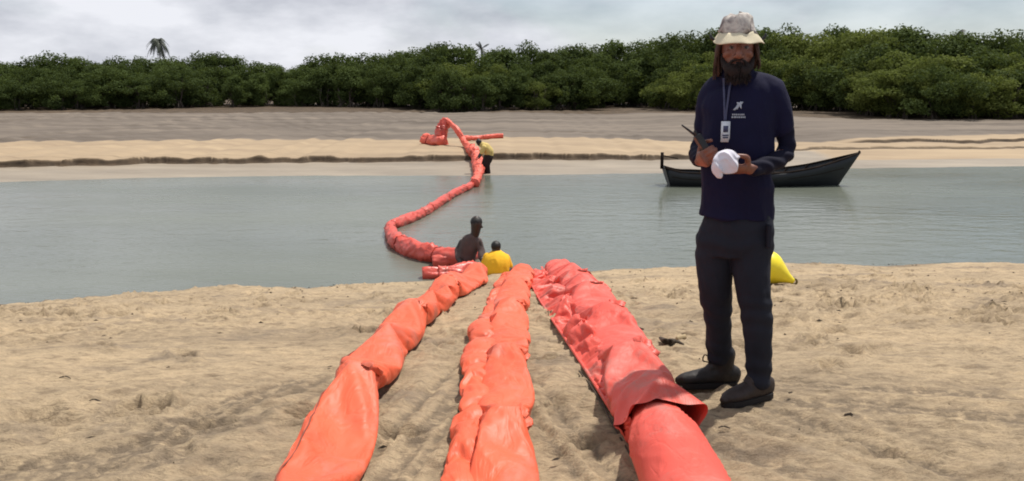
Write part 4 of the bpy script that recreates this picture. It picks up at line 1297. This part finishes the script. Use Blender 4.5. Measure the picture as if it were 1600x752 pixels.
def standing_man():
    Y0 = 4.13
    B = lambda px, py, dy=0.0: U(px, py, Y0 + dy)
    root = empty('person', (float(B(1152, 600)[0]), Y0, 0.0))
    lat = np.array([0.955, -0.296, 0.0]); fwd = np.array([-0.296, -0.955, 0.0])
    hl = np.array([0.985, -0.17, 0.0]); hf = np.array([-0.17, -0.985, 0.0])    # the head turns to the camera
    H = B(1152, 80, -0.03)
    # ---- body: one skin, from head to the hidden limbs
    mb = MB()
    sec = [(0.118, .020, .025, 0), (0.105, .046, .058, 0), (0.075, .066, .084, 0), (0.035, .0735, .095, 0), (0.0, .0725, .094, .002), (-.03, .069, .088, .006), (-.058, .061, .078, .014), (-.085, .050, .062, .022), (-.108, .034, .042, .034), (-.118, .018, .022, .040)]
    mb.limb([H + np.array([0, 0, z]) + hf * o for z, a, b, o in sec], [(a, b) for z, a, b, o in sec], ref=hl, n=22, sub=3)
    P = lambda x, f, z: H + hl * x + hf * f + np.array([0, 0, z])
    mb.limb([P(0, .088, .030), P(0, .101, .008), P(0, .116, -.018), P(0, .104, -.030)], [.009, .0105, .0145, .011], n=10)
    for s in (-1, 1):
        mb.limb([P(s * .012, .100, -.026), P(s * .019, .094, -.027)], [.009, .007], n=8)
        mb.limb([P(s * .008, .092, .038), P(s * .030, .088, .040), P(s * .052, .068, .034)], [.009, .0095, .007], n=8)
        mb.limb([P(s * .040, .068, -.010), P(s * .050, .050, -.018)], [.018, .018], n=8)
        mb.limb([P(s * .076, -.004, .026), P(s * .082, -.010, .008), P(s * .077, -.004, -.022)], [(.016, .008), (.018, .008), (.010, .007)], ref=hf, n=10)
    mb.limb([P(-.024, .083, -.058), P(0, .096, -.056), P(.024, .083, -.058)], [.006, .008, .006], n=8)
    mb.limb([P(-.022, .082, -.068), P(0, .094, -.069), P(.022, .082, -.068)], [.007, .009, .007], n=8)
    mb.limb([P(0, -.015, -.07), B(1154, 118, 0.0), B(1155, 132, 0.0)], [.056, .058, .07], ref=lat, n=16)
    tors = [(1155, 130, .08, .06), (1155, 152, .13, .08), (1155, 200, .145, .095), (1153, 260, .12, .08), (1152, 330, .115, .075)]
    mb.limb([B(a, b) for a, b, _, _ in tors], [(c, d) for _, _, c, d in tors], ref=lat, n=20)
    WL, WR = B(1171, 264, -.245), B(1094, 251, -.155)
    mb.limb([B(1200, 145, -.03), B(1219, 180, -.035), B(1228, 233, -.03), B(1198, 257, -.155), WL], [.04, .037, .033, .031, .026], n=12)
    mb.limb([B(1116, 145, .05), B(1103, 180, .075), B(1094, 230, .07), B(1093, 244, -.06), WR], [.04, .037, .033, .031, .026], n=12)
    mb.limb([B(1174, 350, -.02), B(1176, 430, -.06), B(1183, 485, -.075), B(1186, 540, -.055), B(1186, 590, -.045)], [.058, .056, .048, .042, .036], n=12)
    mb.limb([B(1127, 350, .03), B(1118, 430, .055), B(1119, 475, .09), B(1122, 520, .14), B(1124, 562, .185)], [.058, .056, .05, .042, .036], n=12)
    hand(mb, WL, (-0.88, -0.42, 0.02), (-.10, .45, .88), (0.42, 0.40, 0.42, 0.5), (0.75, 0.25), 1.02, -1)
    A = B(1066, 196, -.19) - B(1094, 240, -.21); A /= np.linalg.norm(A)
    dR = np.array([0.12, -0.97, -0.05]); dR -= A * (dR @ A); dR /= np.linalg.norm(dR)
    nR = np.cross(A, dR); nR = nR if nR[0] > 0 else -nR
    sgn = 1 if np.dot(np.cross(dR, nR), A) > 0 else -1
    hand(mb, WR, dR, nR, (0.95, 1.0, 1.0, 1.0), (0.8, 0.7), 1.0, sgn)
    body = mb.remesh('body', M['skin'], root, 0.0042, 3)
    for s in (-1, 1):
        e = MB(); e.ball(P(s * .031, .082, .012), (.0125, .0115, .0085), 8); eo = e.build('eye', M['eye'], root)
        e = MB(); e.ball(P(s * .031, .0925, .0115), (.0052, .0026, .0052), 6); e.build('iris', M['iris'], eo)
    # ---- shirt
    mb = MB()
    t = [(1153, 114, .058, .058, .0), (1155, 121, .075, .068, 0), (1158, 130, .120, .085, 0), (1159, 144, .160, .102, 0), (1157, 168, .172, .116, 0), (1154, 200, .164, .120, -.01), (1151, 245, .160, .122, -.015), (1151, 290, .163, .120, -.01), (1151, 325, .172, .124, 0), (1150, 341, .175, .128, 0)]
    mb.limb([B(a, b, o) for a, b, _, _, o in t], [(c, d) for _, _, c, d, _ in t], ref=lat, n=28, cap=False)
    mb.limb([B(1184, 133, -.015), B(1203, 142, -.03), B(1215, 166, -.035), B(1221, 190, -.035), B(1222, 198, -.035)], [.060, .064, .058, .055, .055], ref=(0, 1, 0), n=18, cap=True)
    mb.limb([B(1132, 134, .03), B(1117, 143, .05), B(1107, 168, .07), B(1102, 192, .078), B(1101, 198, .08)], [.058, .061, .055, .052, .052], ref=(0, 1, 0), n=18, cap=True)
    mb.limb([B(1152, 110, -.0), B(1154, 120, -.01)], [(.067, .070), (.078, .075)], ref=lat, n=20)
    def fold_shirt(co, no):
        z = co[:, 2]
        base = folds(31, 0.011, 7, 4)(co, no)
        hem = 0.006 * np.sin(co[:, 0] * 42 + 3 * vnoise(co[:, 0] * 3, z * 2, seed=3)) * smooth(1.05, 0.80, z)
        waist = 0.007 * np.sin(z * 44 + co[:, 0] * 16 + 2 * vnoise(co[:, 0] * 5, z * 3, seed=9)) * np.exp(-((z - 1.08) / 0.14) ** 2) * smooth(0.9, 1.25, co[:, 0])
        return base + hem + waist
    shirt = mb.remesh('shirt', M['navy'], root, 0.0065, 4, fold_shirt)
    for pts, rr in (([B(1217, 172, -.035), B(1226, 205, -.035), B(1229, 232, -.03), B(1221, 246, -.065), B(1198, 258, -.155), B(1176, 263.5, -.23)], [.045, .042, .040, .041, .039, .034]),
                    ([B(1105, 172, .072), B(1100, 205, .08), B(1094, 230, .07), B(1091, 240, .02), B(1093, 246, -.07), B(1094, 250, -.14)], [.045, .043, .043, .042, .040, .034])):
        mb = MB(); mb.limb(pts, rr, ref=(0, 1, 0.2), n=22, sub=6)
        mb.remesh('sleeve', M['navy_dark'], root, 0.006, 3, lambda co, no: 0.004 * np.sin(co[:, 2] * 95 + co[:, 1] * 60 + 2.5 * vnoise(co[:, 0] * 9, co[:, 2] * 9, co[:, 1] * 9, seed=2)) * (0.4 + 0.6 * np.exp(-((co[:, 2] - 1.14) / 0.08) ** 2)))
    # collar
    mb = MB(); cc = B(1153, 116, -.005)
    mb.limb([cc + hl * .068 * math.cos(a) + hf * .070 * math.sin(a) + np.array([0, 0, -.006 + .014 * -math.sin(a)]) for a in np.linspace(0, 6.283, 15)], [(.008, .020)] * 15, ref=(0, 0, 1), n=8, sub=3)
    mb.build('collar', M['navy_dark'], shirt)
    # ---- trousers
    mb = MB()
    mb.limb([B(1152, 322), B(1152, 350), B(1150, 378), B(1149, 398)], [(.150, .100), (.164, .112), (.172, .122), (.158, .112)], ref=lat, n=26, cap=False)
    mb.limb([B(1177, 372, -.02), B(1174, 405, -.04), B(1176, 440, -.06), B(1182, 485, -.075), B(1185, 530, -.06), B(1186, 572, -.045), B(1185, 592, -.045)], [(.092, .10), (.091, .096), (.083, .086), (.073, .075), (.064, .068), (.060, .064), (.063, .066)], ref=lat, n=22)
    mb.limb([B(1119, 370, .035), B(1117, 405, .05), B(1117, 440, .055), B(1119, 475, .09), B(1122, 515, .135), B(1124, 543, .175), B(1124, 552, .185)], [(.092, .10), (.090, .095), (.082, .085), (.072, .075), (.063, .067), (.060, .064), (.061, .064)], ref=lat, n=22)
    def fold_tr(co, no):
        z = co[:, 2]
        k = np.exp(-((z - 0.42) / 0.09) ** 2) * 0.7 + np.exp(-((z - 0.10) / 0.11) ** 2) * 1.1 + np.exp(-((z - 0.75) / 0.08) ** 2) * 0.6
        return folds(41, 0.010, 8, 3.5)(co, no) + 0.005 * k * np.sin(z * 75 + 14 * co[:, 0] + 3 * vnoise(co[:, 0] * 7, z * 5, co[:, 1] * 7, seed=4))
    mb.remesh('trousers', M['trouser'], root, 0.0065, 4, fold_tr)
    for s_, c in ((1, B(1200, 368, -.1)), ):
        pk = MB(); pk.box(tuple(c + lat * -0.004), (0.010, 0.045, 0.055)); pk.remesh('pocket_flap', M['trouser'], root, 0.006, 3)
    # ---- boots
    def boot(anklepx, dirv, dy, mat, lab):
        a = B(anklepx[0], anklepx[1], dy)
        g = float(beach_z(a[0], a[1])) - 0.004
        d = np.array([dirv[0], dirv[1], 0.0]); d /= np.linalg.norm(d); l = np.array([-d[1], d[0], 0])
        heel = np.array([a[0], a[1], g]) - d * 0.075
        mb = MB()
        prof = [(0.0, .030, .050, .045), (0.03, .040, .058, .052), (0.09, .042, .056, .052), (0.15, .045, .046, .046), (0.21, .048, .036, .040), (0.26, .040, .030, .034), (0.285, .022, .020, .028)]
        mb.limb([heel + d * s + np.array([0, 0, z + 0.006]) for s, w, h, z in prof], [(w, h) for s, w, h, z in prof], ref=l, n=20, sub=3)
        mb.limb([heel + d * 0.065 + np.array([0, 0, .05]), heel + d * 0.062 + np.array([0, 0, .11]), heel + d * 0.058 + np.array([0, 0, .17])], [(.044, .055), (.046, .054), (.050, .056)], ref=l, n=18)
        mb.limb([heel + d * 0.10 + np.array([0, 0, .12]), heel + d * 0.14 + np.array([0, 0, .085])], [(.034, .026), (.032, .02)], ref=l, n=12)
        b = mb.remesh('boot', mat, root, 0.0055, 4, lambda co, no: 0.002 * fbm(co[:, 0] * 40, co[:, 1] * 40, co[:, 2] * 40, o=2, seed=5))
        sm = MB(); out = []
        for s, w in ((-.012, .014), (.0, .034), (.03, .043), (.09, .045), (.15, .048), (.21, .050), (.26, .042), (.283, .026), (.294, .010)): out.append((s, w))
        V = []
        ring = [(s, w) for s, w in out] + [(s, -w) for s, w in reversed(out)]
        for z, k in ((0.0, .97), (.012, 1.0), (.028, 1.0)):
            for s, w in ring: V.append(heel + d * s + l * w * k + np.array([0, 0, z]))
        nrg = len(ring); F = grid_faces(3, nrg, True).tolist(); F.append(list(range(nrg))[::-1]); F.append([2 * nrg + i for i in range(nrg)])
        mesh_obj('sole', V, F, M['sole'], b, False)
        lc = MB()
        for q in range(4):
            c = heel + d * (0.115 + .020 * q) + np.array([0, 0, .128 - .018 * q])
            lc.limb([c - l * .03 - np.array([0, 0, .012]), c + np.array([0, 0, .006]), c + l * .03 - np.array([0, 0, .012])], [.0035] * 3, n=6)
        if lab:
            c = heel + d * 0.115 + np.array([0, 0, .135])
            lc.limb([c, c + d * .04 + np.array([0, 0, .03]), c + d * .05 + np.array([0, 0, .0]), c + d * .02 + np.array([0, 0, -.01])], [.0035] * 4, n=6, sub=5)
        lc.build('lace', M['lace'], b)
    boot((1126, 566), (-1.0, -0.05), .19, M['boot'], True)
    boot((1184, 592), (-0.86, -0.5), -.045, M['boot_brown'], False)
    # ---- beard and hair
    r = np.random.default_rng(3)
    mb = MB()
    mb.limb([P(-.066, .030, -.020), P(-.060, .050, -.055), P(-.035, .078, -.082), P(0, .090, -.088), P(.035, .078, -.082), P(.060, .050, -.055), P(.066, .030, -.020)], [.009, .014, .022, .028, .022, .014, .009], n=12)
    mb.limb([P(0, .070, -.085), P(0, .074, -.105), P(-.004, .076, -.122), P(-.006, .078, -.136)], [(.046, .030), (.044, .032), (.034, .026), (.018, .014)], ref=hl, n=16)
    mb.limb([P(-.042, .080, -.060), P(-.022, .096, -.044), P(0, .104, -.041), P(.022, .096, -.044), P(.042, .080, -.060)], [.006, .0065, .006, .0065, .006], n=8)
    beard = mb.remesh('beard', M['beard'], root, 0.0045, 2, lambda co, no: 0.006 * (ridge(co[:, 0] * 45, co[:, 2] * 14, co[:, 1] * 45, o=2, seed=3) - 0.6))
    st = MB()
    for k in range(320):
        a = r.uniform(-1, 1); z = r.uniform(-.125, -.05)
        p = P(a * .055 * (1 - max(0, -z - .09) * 5), .082 + .022 * (1 - a * a) - .02 * abs(a), z)
        q = p + hl * r.normal(0, .008) + hf * r.uniform(.0, .014) + np.array([0, 0, -r.uniform(.015, .035)])
        st.limb([p, (p + q) / 2 + hf * .006, q], [.0024, .002, .0006], n=4, sub=2)
    st.build('strands', M['beard'], beard)
    mb = MB()
    for s in (-1, 1):
        mb.limb([P(s * .072, .005, .055), P(s * .084, -.004, .0), P(s * .083, -.008, -.045), P(s * .078, .0, -.105 if s < 0 else -.06)], [(.012, .045), (.013, .05), (.013, .045), (.008, .03)], ref=hl, n=12)
    mb.limb([P(0, -.07, .06), P(0, -.088, -.02), P(0, -.085, -.10), P(0, -.07, -.14)], [(.07, .03), (.076, .03), (.07, .03), (.045, .02)], ref=hl, n=14)
    hair = mb.remesh('hair', M['hair'], root, 0.005, 2, lambda co, no: 0.006 * (ridge(co[:, 0] * 40, co[:, 2] * 6, co[:, 1] * 40, o=2, seed=13) - 0.6))
    st = MB()
    for k in range(190):
        an = r.uniform(0.15, 2.99) if k % 2 else r.choice([0.12, 3.02]) + r.normal(0, .22)
        x, f = math.cos(an) * .092, -math.sin(an) * .098 + .01
        p = P(x * .86, f * .86, r.uniform(-.02, .05))
        e = P(x * r.uniform(.98, 1.14), f * r.uniform(.95, 1.1), -r.uniform(.06, .13) * (1.0 if x < 0 else 0.65))
        st.limb([p, P(x * 1.05, f * 1.04, -.03), e], [.003, .0028, .0008], n=4, sub=3)
    st.build('strands', M['hair'], hair)
    # ---- hat
    hc = H + np.array([0, 0, 0.0])
    hat = empty('hat', tuple(root.location)); hat.parent = root; hat.location = (0, 0, 0)
    def lathe(name, prof, mat, seed, amp, tiltf=0.0, n=56):
        V = []
        for r_, z in prof:
            for a in np.linspace(0, 2 * np.pi, n, endpoint=False):
                w = 1 + amp * float(vnoise(np.array(math.cos(a) * 2.2), np.array(math.sin(a) * 2.2), np.array(z * 18), seed=seed))
                zz = z + amp * 0.14 * float(vnoise(np.array(math.cos(a) * 1.6 + 3), np.array(math.sin(a) * 1.6), np.array(r_ * 20), seed=seed + 4))
                x = hl * math.cos(a) * r_ * w * 0.93 + hf * math.sin(a) * r_ * w * 1.08
                V.append(hc + x + np.array([0, 0, zz - tiltf * math.sin(a) * r_]))
        F = grid_faces(len(prof), n, True).tolist()
        o = mesh_obj(name, V, F, mat)
        o.parent = hat; o.matrix_parent_inverse = Matrix.Translation(Vector(root.location)).inverted()
        so = o.modifiers.new('t', 'SOLIDIFY'); so.thickness = 0.003
        return o
    lathe('crown', [(.002, .158), (.028, .159), (.050, .156), (.065, .148), (.073, .134), (.079, .112), (.084, .092), (.089, .074)], M['hat'], 5, 0.13)
    lathe('hat_brim', [(.088, .080), (.093, .073), (.102, .063), (.112, .051), (.120, .043), (.122, .040)], M['brim'], 9, 0.13, 0.09)
    tg = MB()
    for s in (-1, 1):
        c = hc + hl * s * .108 + np.array([0, 0, .058])
        tg.limb([c - hl * s * .012 - np.array([0, 0, .012]), c + hl * s * .006, c + hl * s * .012 + np.array([0, 0, .014])], [.006, .008, .005], n=8)
    o = tg.build('cord_toggle', M['black']); o.parent = hat; o.matrix_parent_inverse = Matrix.Translation(Vector(root.location)).inverted()
    # ---- print and lanyard, laid on the shirt
    bpy.context.view_layer.update()
    dg = bpy.context.evaluated_depsgraph_get()
    se = shirt.evaluated_get(dg); mi = shirt.matrix_world.inverted()
    def on_shirt(px, py, off=0.003):
        o_ = mi @ Vector((0, 0, CAM_H)); d_ = (mi.to_3x3() @ Vector(ray(px, py))).normalized()
        ok, loc, nn, _ = se.ray_cast(o_, d_)
        if not ok: return B(px, py, -.14)
        return np.array(shirt.matrix_world @ (loc - d_ * off))
    def patch(name, polys, mat, parent, off=0.003):
        V = []; F = []
        for pl in polys:
            # subdivide each quad so that it follows the cloth
            (a, b, c, d) = [np.array(p, float) for p in pl]
            b0 = len(V); k = 5
            for i in range(k):
                for j in range(k):
                    u, v = i / (k - 1), j / (k - 1)
                    p = (a * (1 - u) + b * u) * (1 - v) + (d * (1 - u) + c * u) * v
                    V.append(on_shirt(p[0], p[1], off))
            F += (grid_faces(k, k) + b0).tolist()
        o = mesh_obj(name, V, F, mat, parent)
        so = o.modifiers.new('t', 'SOLIDIFY'); so.thickness = 0.0012
        return o
    emblem = [[(1153 + (x - 1153) * 0.8, 168 + (y - 168) * 0.85) for x, y in q_] for q_ in [[(1147, 170), (1152, 162), (1157, 164), (1152, 172)], [(1152, 163), (1158, 157), (1164, 158), (1157, 166)], [(1156, 162), (1160, 162.5), (1160, 171), (1157, 168)], [(1143, 172.5), (1149, 167), (1152, 169), (1147, 173.5)], [(1150, 159), (1154, 158), (1157, 162), (1153, 163)]]]
    patch('chest_emblem', emblem, M['print_white'], shirt)
    rows = []
    x = 1140
    rr = random.Random(4)
    for y, x0, x1 in ((178, 1144, 1163), (182, 1143, 1165)):
        x = x0
        while x < x1:
            w = rr.uniform(1.6, 3.4); rows.append([(x, y), (min(x + w, x1), y), (min(x + w, x1), y + 2.6), (x, y + 2.6)]); x += w + 0.9
    patch('chest_lettering', rows, M['print_white'], shirt)
    lan = empty('lanyard', (0, 0, 0)); lan.parent = root
    def strap(pts):
        V = []
        for px, py in pts:
            V.append(on_shirt(px - 1.6, py, .005)); V.append(on_shirt(px + 1.6, py, .005))
        o = mesh_obj('strap', V, grid_faces(len(pts), 2), M['lanyard']); o.parent = lan; o.matrix_parent_inverse = Matrix.Translation(Vector(root.location)).inverted()
        so = o.modifiers.new('t', 'SOLIDIFY'); so.thickness = 0.002
    ts = np.linspace(0, 1, 14)
    strap([(1131 + 1.5 * t, 122 + 68 * t) for t in ts]); strap([(1143 - 9.5 * t ** 0.7, 128 + 62 * t) for t in ts])
    c = on_shirt(1133.5, 206, .012)
    card = MB(); card.box(tuple(c), (.020, .0015, .046)); 
    o = card.build('badge', M['badge']); o.parent = lan; o.matrix_parent_inverse = Matrix.Translation(Vector(root.location)).inverted()
    pr = MB(); pr.box(tuple(c + np.array([0, -.003, .012])), (.011, .0008, .014)); pr.box(tuple(c + np.array([0, -.003, -.016])), (.014, .0008, .003)); pr.box(tuple(c + np.array([0, -.003, -.026])), (.012, .0008, .003))
    o2 = pr.build('badge_print', M['lanyard']); o2.parent = lan; o2.matrix_parent_inverse = Matrix.Translation(Vector(root.location)).inverted()
    tag(root, 'standing bearded person in navy shirt, dark trousers, boots and pale bucket hat', 'person')
    # ---- what he holds
    rd = empty('walkie_talkie', tuple(WR))
    c0 = WR + dR * 0.075 + nR * 0.030
    base = c0 + A * 0.035
    Rm = np.stack([nR, dR, A], 1)
    rb = MB(); rb.box(tuple(base), (.015, .026, .070), Rm); bo = rb.remesh('radio_body', M['black'], rd, 0.004, 2)
    tip = B(1066, 196, -.19)
    at_ = MB(); s0 = base + A * .066 - dR * .012; at_.limb([s0, s0 + (tip - s0) * .5, tip], [.0065, .0052, .004], n=10, sub=3); at_.build('antenna', M['black'], rd)
    kb = MB(); kk = base + A * .07 + dR * .013; kb.limb([kk, kk + A * .018], [.007, .006], n=10); kb.build('knob', M['black'], rd)
    tag(rd, 'black two-way radio with long antenna held in the standing person\'s hand', 'radio')
    mbc = MB()
    bc = B(1135, 251, -.335)
    mbc.ball(bc, (.058, .046, .050), 14)
    mbc.limb([bc + np.array([-.030, -.02, -.01]), bc + np.array([-.046, -.026, -.04]), bc + np.array([-.036, -.026, -.062])], [(.020, .012), (.018, .009), (.010, .006)], n=10, sub=4)
    mbc.limb([bc + np.array([.02, 0, .02]), bc + np.array([.052, -.01, .012])], [(.022, .016), (.014, .01)], n=10, sub=4)
    cl = mbc.remesh('cloth_bundle', M['white_cloth'], None, 0.0045, 2, lambda co, no: 0.034 * (ridge(co[:, 0] * 11 + co[:, 2] * 8, co[:, 2] * 10 - co[:, 0] * 6, co[:, 1] * 11, o=2, seed=21) ** 2 - 0.42))
    tag(cl, 'crumpled white cloth held in the standing person\'s hand at the belly', 'cloth')
standing_man()

def small_person(name_label, base, parts, body_mat, clothes, voxel=0.012, hair=None):
    """parts: limbs of the one-piece body; clothes: list of (name, material, limbs, fold amplitude)"""
    root = empty('person', tuple(base))
    mb = MB()
    for pts, rads, ref in parts: mb.limb(pts, rads, ref=ref, n=14, sub=4)
    mb.remesh('body', body_mat, root, voxel, 3)
    for nm, mat, limbs, amp in clothes:
        mb = MB()
        for pts, rads, ref in limbs: mb.limb(pts, rads, ref=ref, n=16, sub=4)
        mb.remesh(nm, mat, root, voxel, 3, folds(61, amp, 8, 5))
    if hair is not None:
        mb = MB()
        for c, r in hair: mb.ball(c, r, 10)
        mb.remesh('hair', M['black_hair'], root, 0.009, 2, lambda co, no: 0.004 * fbm(co[:, 0] * 60, co[:, 1] * 60, co[:, 2] * 60, o=2, seed=3))
    tag(root, name_label, 'person')
    return root
def fingers(C, d, up, k=1.0):
    """five short fingers as limbs for a small hand reaching along d"""
    C = np.array(C); d = np.array(d) / np.linalg.norm(d); l = np.cross(d, up); l /= np.linalg.norm(l)
    out = [([C, C + d * .05 * k, C + d * .08 * k], [(.03 * k, .018 * k), (.04 * k, .016 * k), (.038 * k, .014 * k)], l)]
    for i, o in enumerate((-.028, -.009, .01, .028)):
        p = C + d * .08 * k + l * o * k
        out.append(([p, p + d * .035 * k - np.array(up) * .01, p + d * .05 * k - np.array(up) * .035], [.011 * k, .010 * k, .008 * k], l))
    p = C + d * .02 * k - l * .03 * k
    out.append(([p, p + d * .03 * k - l * .02 * k, p + d * .055 * k - l * .015 * k], [.014 * k, .012 * k, .009 * k], l))
    return out
M['black_hair'] = simple('black_hair', (0.010, 0.009, 0.008), 0.6, 0.3, 40, 0.3, 0.004, 60)
M['wet_shirt'] = cloth_material('grey_brown_shirt', (0.095, 0.070, 0.066), 0.25)
M['yellow_shirt'] = cloth_material('yellow_shirt', (0.80, 0.44, 0.025), 0.10)
M['pale_yellow'] = cloth_material('pale_yellow_shirt', (0.62, 0.47, 0.17), 0.15)
M['dark_shorts'] = cloth_material('dark_shorts', (0.028, 0.018, 0.018), 0.2)
X1 = (1, 0, 0)
def water_man():
    y = float(W(730, 424, WATER_Z)[1]) + 0.1
    p = lambda a, b, d=0.0: U(a, b, y + d)
    hd = [([p(741, 371), p(743, 362), p(744, 354), p(744.5, 347), p(744, 343)], [(.060, .062), (.068, .078), (.078, .094), (.082, .100), (.058, .072)], X1),
          ([p(752.5, 353, -.02), p(754, 355.5, -.03)], [.012, .013], X1),
          ([p(738, 354, -.02), p(738, 357, -.02)], [(.012, .02)] * 2, X1)]
    torso = [([p(740, 372), p(736, 377), p(733, 388), p(730, 402), p(727, 416), p(725, 428)], [(.08, .07), (.135, .095), (.14, .11), (.128, .105), (.128, .105), (.135, .11)], (0.96, 0.28, 0))]
    legs = [([p(721, 424, .02), p(717, 438, -.10), p(722, 462, .1)], [.085, .07, .05], X1), ([p(732, 424, -.02), p(738, 440, -.14), p(732, 462, .1)], [.085, .07, .05], X1)]
    arms = [([p(748, 378, -.05), p(752, 390, -.08), p(752, 402, -.16), p(756, 411, -.26)], [.052, .046, .040, .030], X1), ([p(722, 379, .06), p(716, 392, .04), p(717, 404, -.08), p(724, 414, -.2)], [.052, .046, .040, .030], X1)]
    hands = fingers(p(756, 411, -.26), (0.25, -0.6, -0.6), (0, -.6, .75), .95) + fingers(p(724, 414, -.2), (0.4, -0.6, -0.5), (0, -.6, .75), .95)
    small_person('person in dark grey brown shirt standing waist deep in the water beside the boom', p(727, 424),
                 hd + [(t[0], [(a * .86, b * .86) for a, b in t[1]], t[2]) for t in torso] + legs + arms + hands, M['skin_dark'],
                 [('shirt', M['wet_shirt'], torso + [(a[0][:3], [.056, .05, .046], X1) for a in arms], .012),
                  ('shorts', M['dark_shorts'], [([p(726, 420), p(725, 430)], [(.158, .125), (.16, .13)], (0.96, .28, 0))] + [(l[0][:2], [.098, .088], X1) for l in legs], .006)],
                 hair=[(p(744.3, 347, .008), (.088, .106, .085))])
water_man()
def yellow_man():
    y = float(W(776, 437, WATER_Z)[1]) + 0.05
    p = lambda a, b, d=0.0: U(a, b, y + d)
    hd = [([p(775, 396), p(775, 391, .02), p(775, 386, .04), p(775, 381, .05)], [(.05, .05), (.056, .07), (.066, .082), (.048, .06)], X1)]
    torso = [([p(776, 396, .06), p(776, 401, .02), p(776.5, 411, -.06), p(776.5, 423, -.08), p(775, 433, -.02), p(775, 438, .0)], [(.09, .07), (.150, .12), (.178, .16), (.172, .17), (.145, .16), (.13, .14)], X1)]
    legs = [([p(769, 434, .02), p(764, 428, .3), p(767, 442, .22)], [.085, .07, .05], X1), ([p(782, 434, .02), p(788, 428, .3), p(785, 442, .22)], [.085, .07, .05], X1),
            ([p(767, 441, .22), p(766, 443, .38)], [.042, .032], X1), ([p(785, 441, .22), p(786, 443, .38)], [.042, .032], X1)]
    arms = [([p(762, 402, .02), p(757, 414, .02), p(756, 425, -.02)], [.052, .045, .036], X1), ([p(790, 404, .02), p(795, 416, .02), p(796, 424, -.04)], [.052, .045, .036], X1)]
    hands = fingers(p(756, 425, -.02), (-.1, -.3, -.9), (0, -.9, .3), .95) + fingers(p(796, 424, -.04), (.1, -.3, -.9), (0, -.9, .3), .95)
    small_person('person in yellow shirt crouching at the water edge behind the orange boom ends', p(776, 438),
                 hd + [(t[0], [(a * .86, b * .86) for a, b in t[1]], t[2]) for t in torso] + legs + arms + hands, M['skin_dark'],
                 [('shirt', M['yellow_shirt'], torso + [(a[0][:2], [.066, .06], X1) for a in arms], .008),
                  ('shorts', M['dark_shorts'], [(l[0][:2], [.10, .088], X1) for l in legs[:2]], .006)],
                 hair=[(p(775, 384.5, .035), (.070, .085, .074))])
yellow_man()
def bank_man():
    y = float(W(758, 272, WATER_Z)[1]) + 0.1
    p = lambda a, b, d=0.0: U(a, b, y + d)
    hd = [([p(753, 228), p(750.5, 226), p(748.5, 223), p(747.5, 219.5)], [(.05, .05), (.07, .065), (.085, .085), (.06, .06)], X1)]
    torso = [([p(754, 227), p(758, 230), p(763, 236), p(764, 243), p(762, 248)], [(.11, .10), (.15, .14), (.165, .15), (.15, .13), (.14, .12)], (0, 1, 0))]
    legs = [([p(761, 246, .06), p(757, 258, .05), p(759.5, 272, .08), p(759.5, 277, .08)], [.095, .075, .055, .05], X1), ([p(763, 246, -.08), p(761, 259, -.12), p(763, 273, -.12), p(763, 278, -.12)], [.095, .075, .055, .05], X1)]
    arms = [([p(756, 230, -.16), p(753, 239, -.2), p(749, 246, -.22)], [.055, .045, .035], X1), ([p(756, 230, .14), p(752, 238, .16), p(748, 244, .14)], [.055, .045, .035], X1)]
    hands = fingers(p(749, 246, -.22), (-.7, -.1, -.6), (-.6, 0, .7)) + fingers(p(748, 244, .14), (-.7, -.1, -.6), (-.6, 0, .7))
    small_person('person in pale yellow shirt bending over the boom at the far water edge', p(761, 272),
                 hd + [(t[0], [(a * .86, b * .86) for a, b in t[1]], t[2]) for t in torso] + legs + arms + hands, M['skin_dark'],
                 [('shirt', M['pale_yellow'], [(torso[0][0][:4], torso[0][1][:4], (0, 1, 0))] + [(a[0][:2], [.07, .062], X1) for a in arms], .01),
                  ('trousers', M['dark_shorts'], [([p(763.5, 244), p(762, 250)], [(.16, .14), (.15, .135)], (0, 1, 0))] + [(l[0][:3], [.108, .09, .075], X1) for l in legs], .008)],
                 voxel=0.014, hair=[(p(748, 221.5), (.09, .09, .075))])
bank_man()
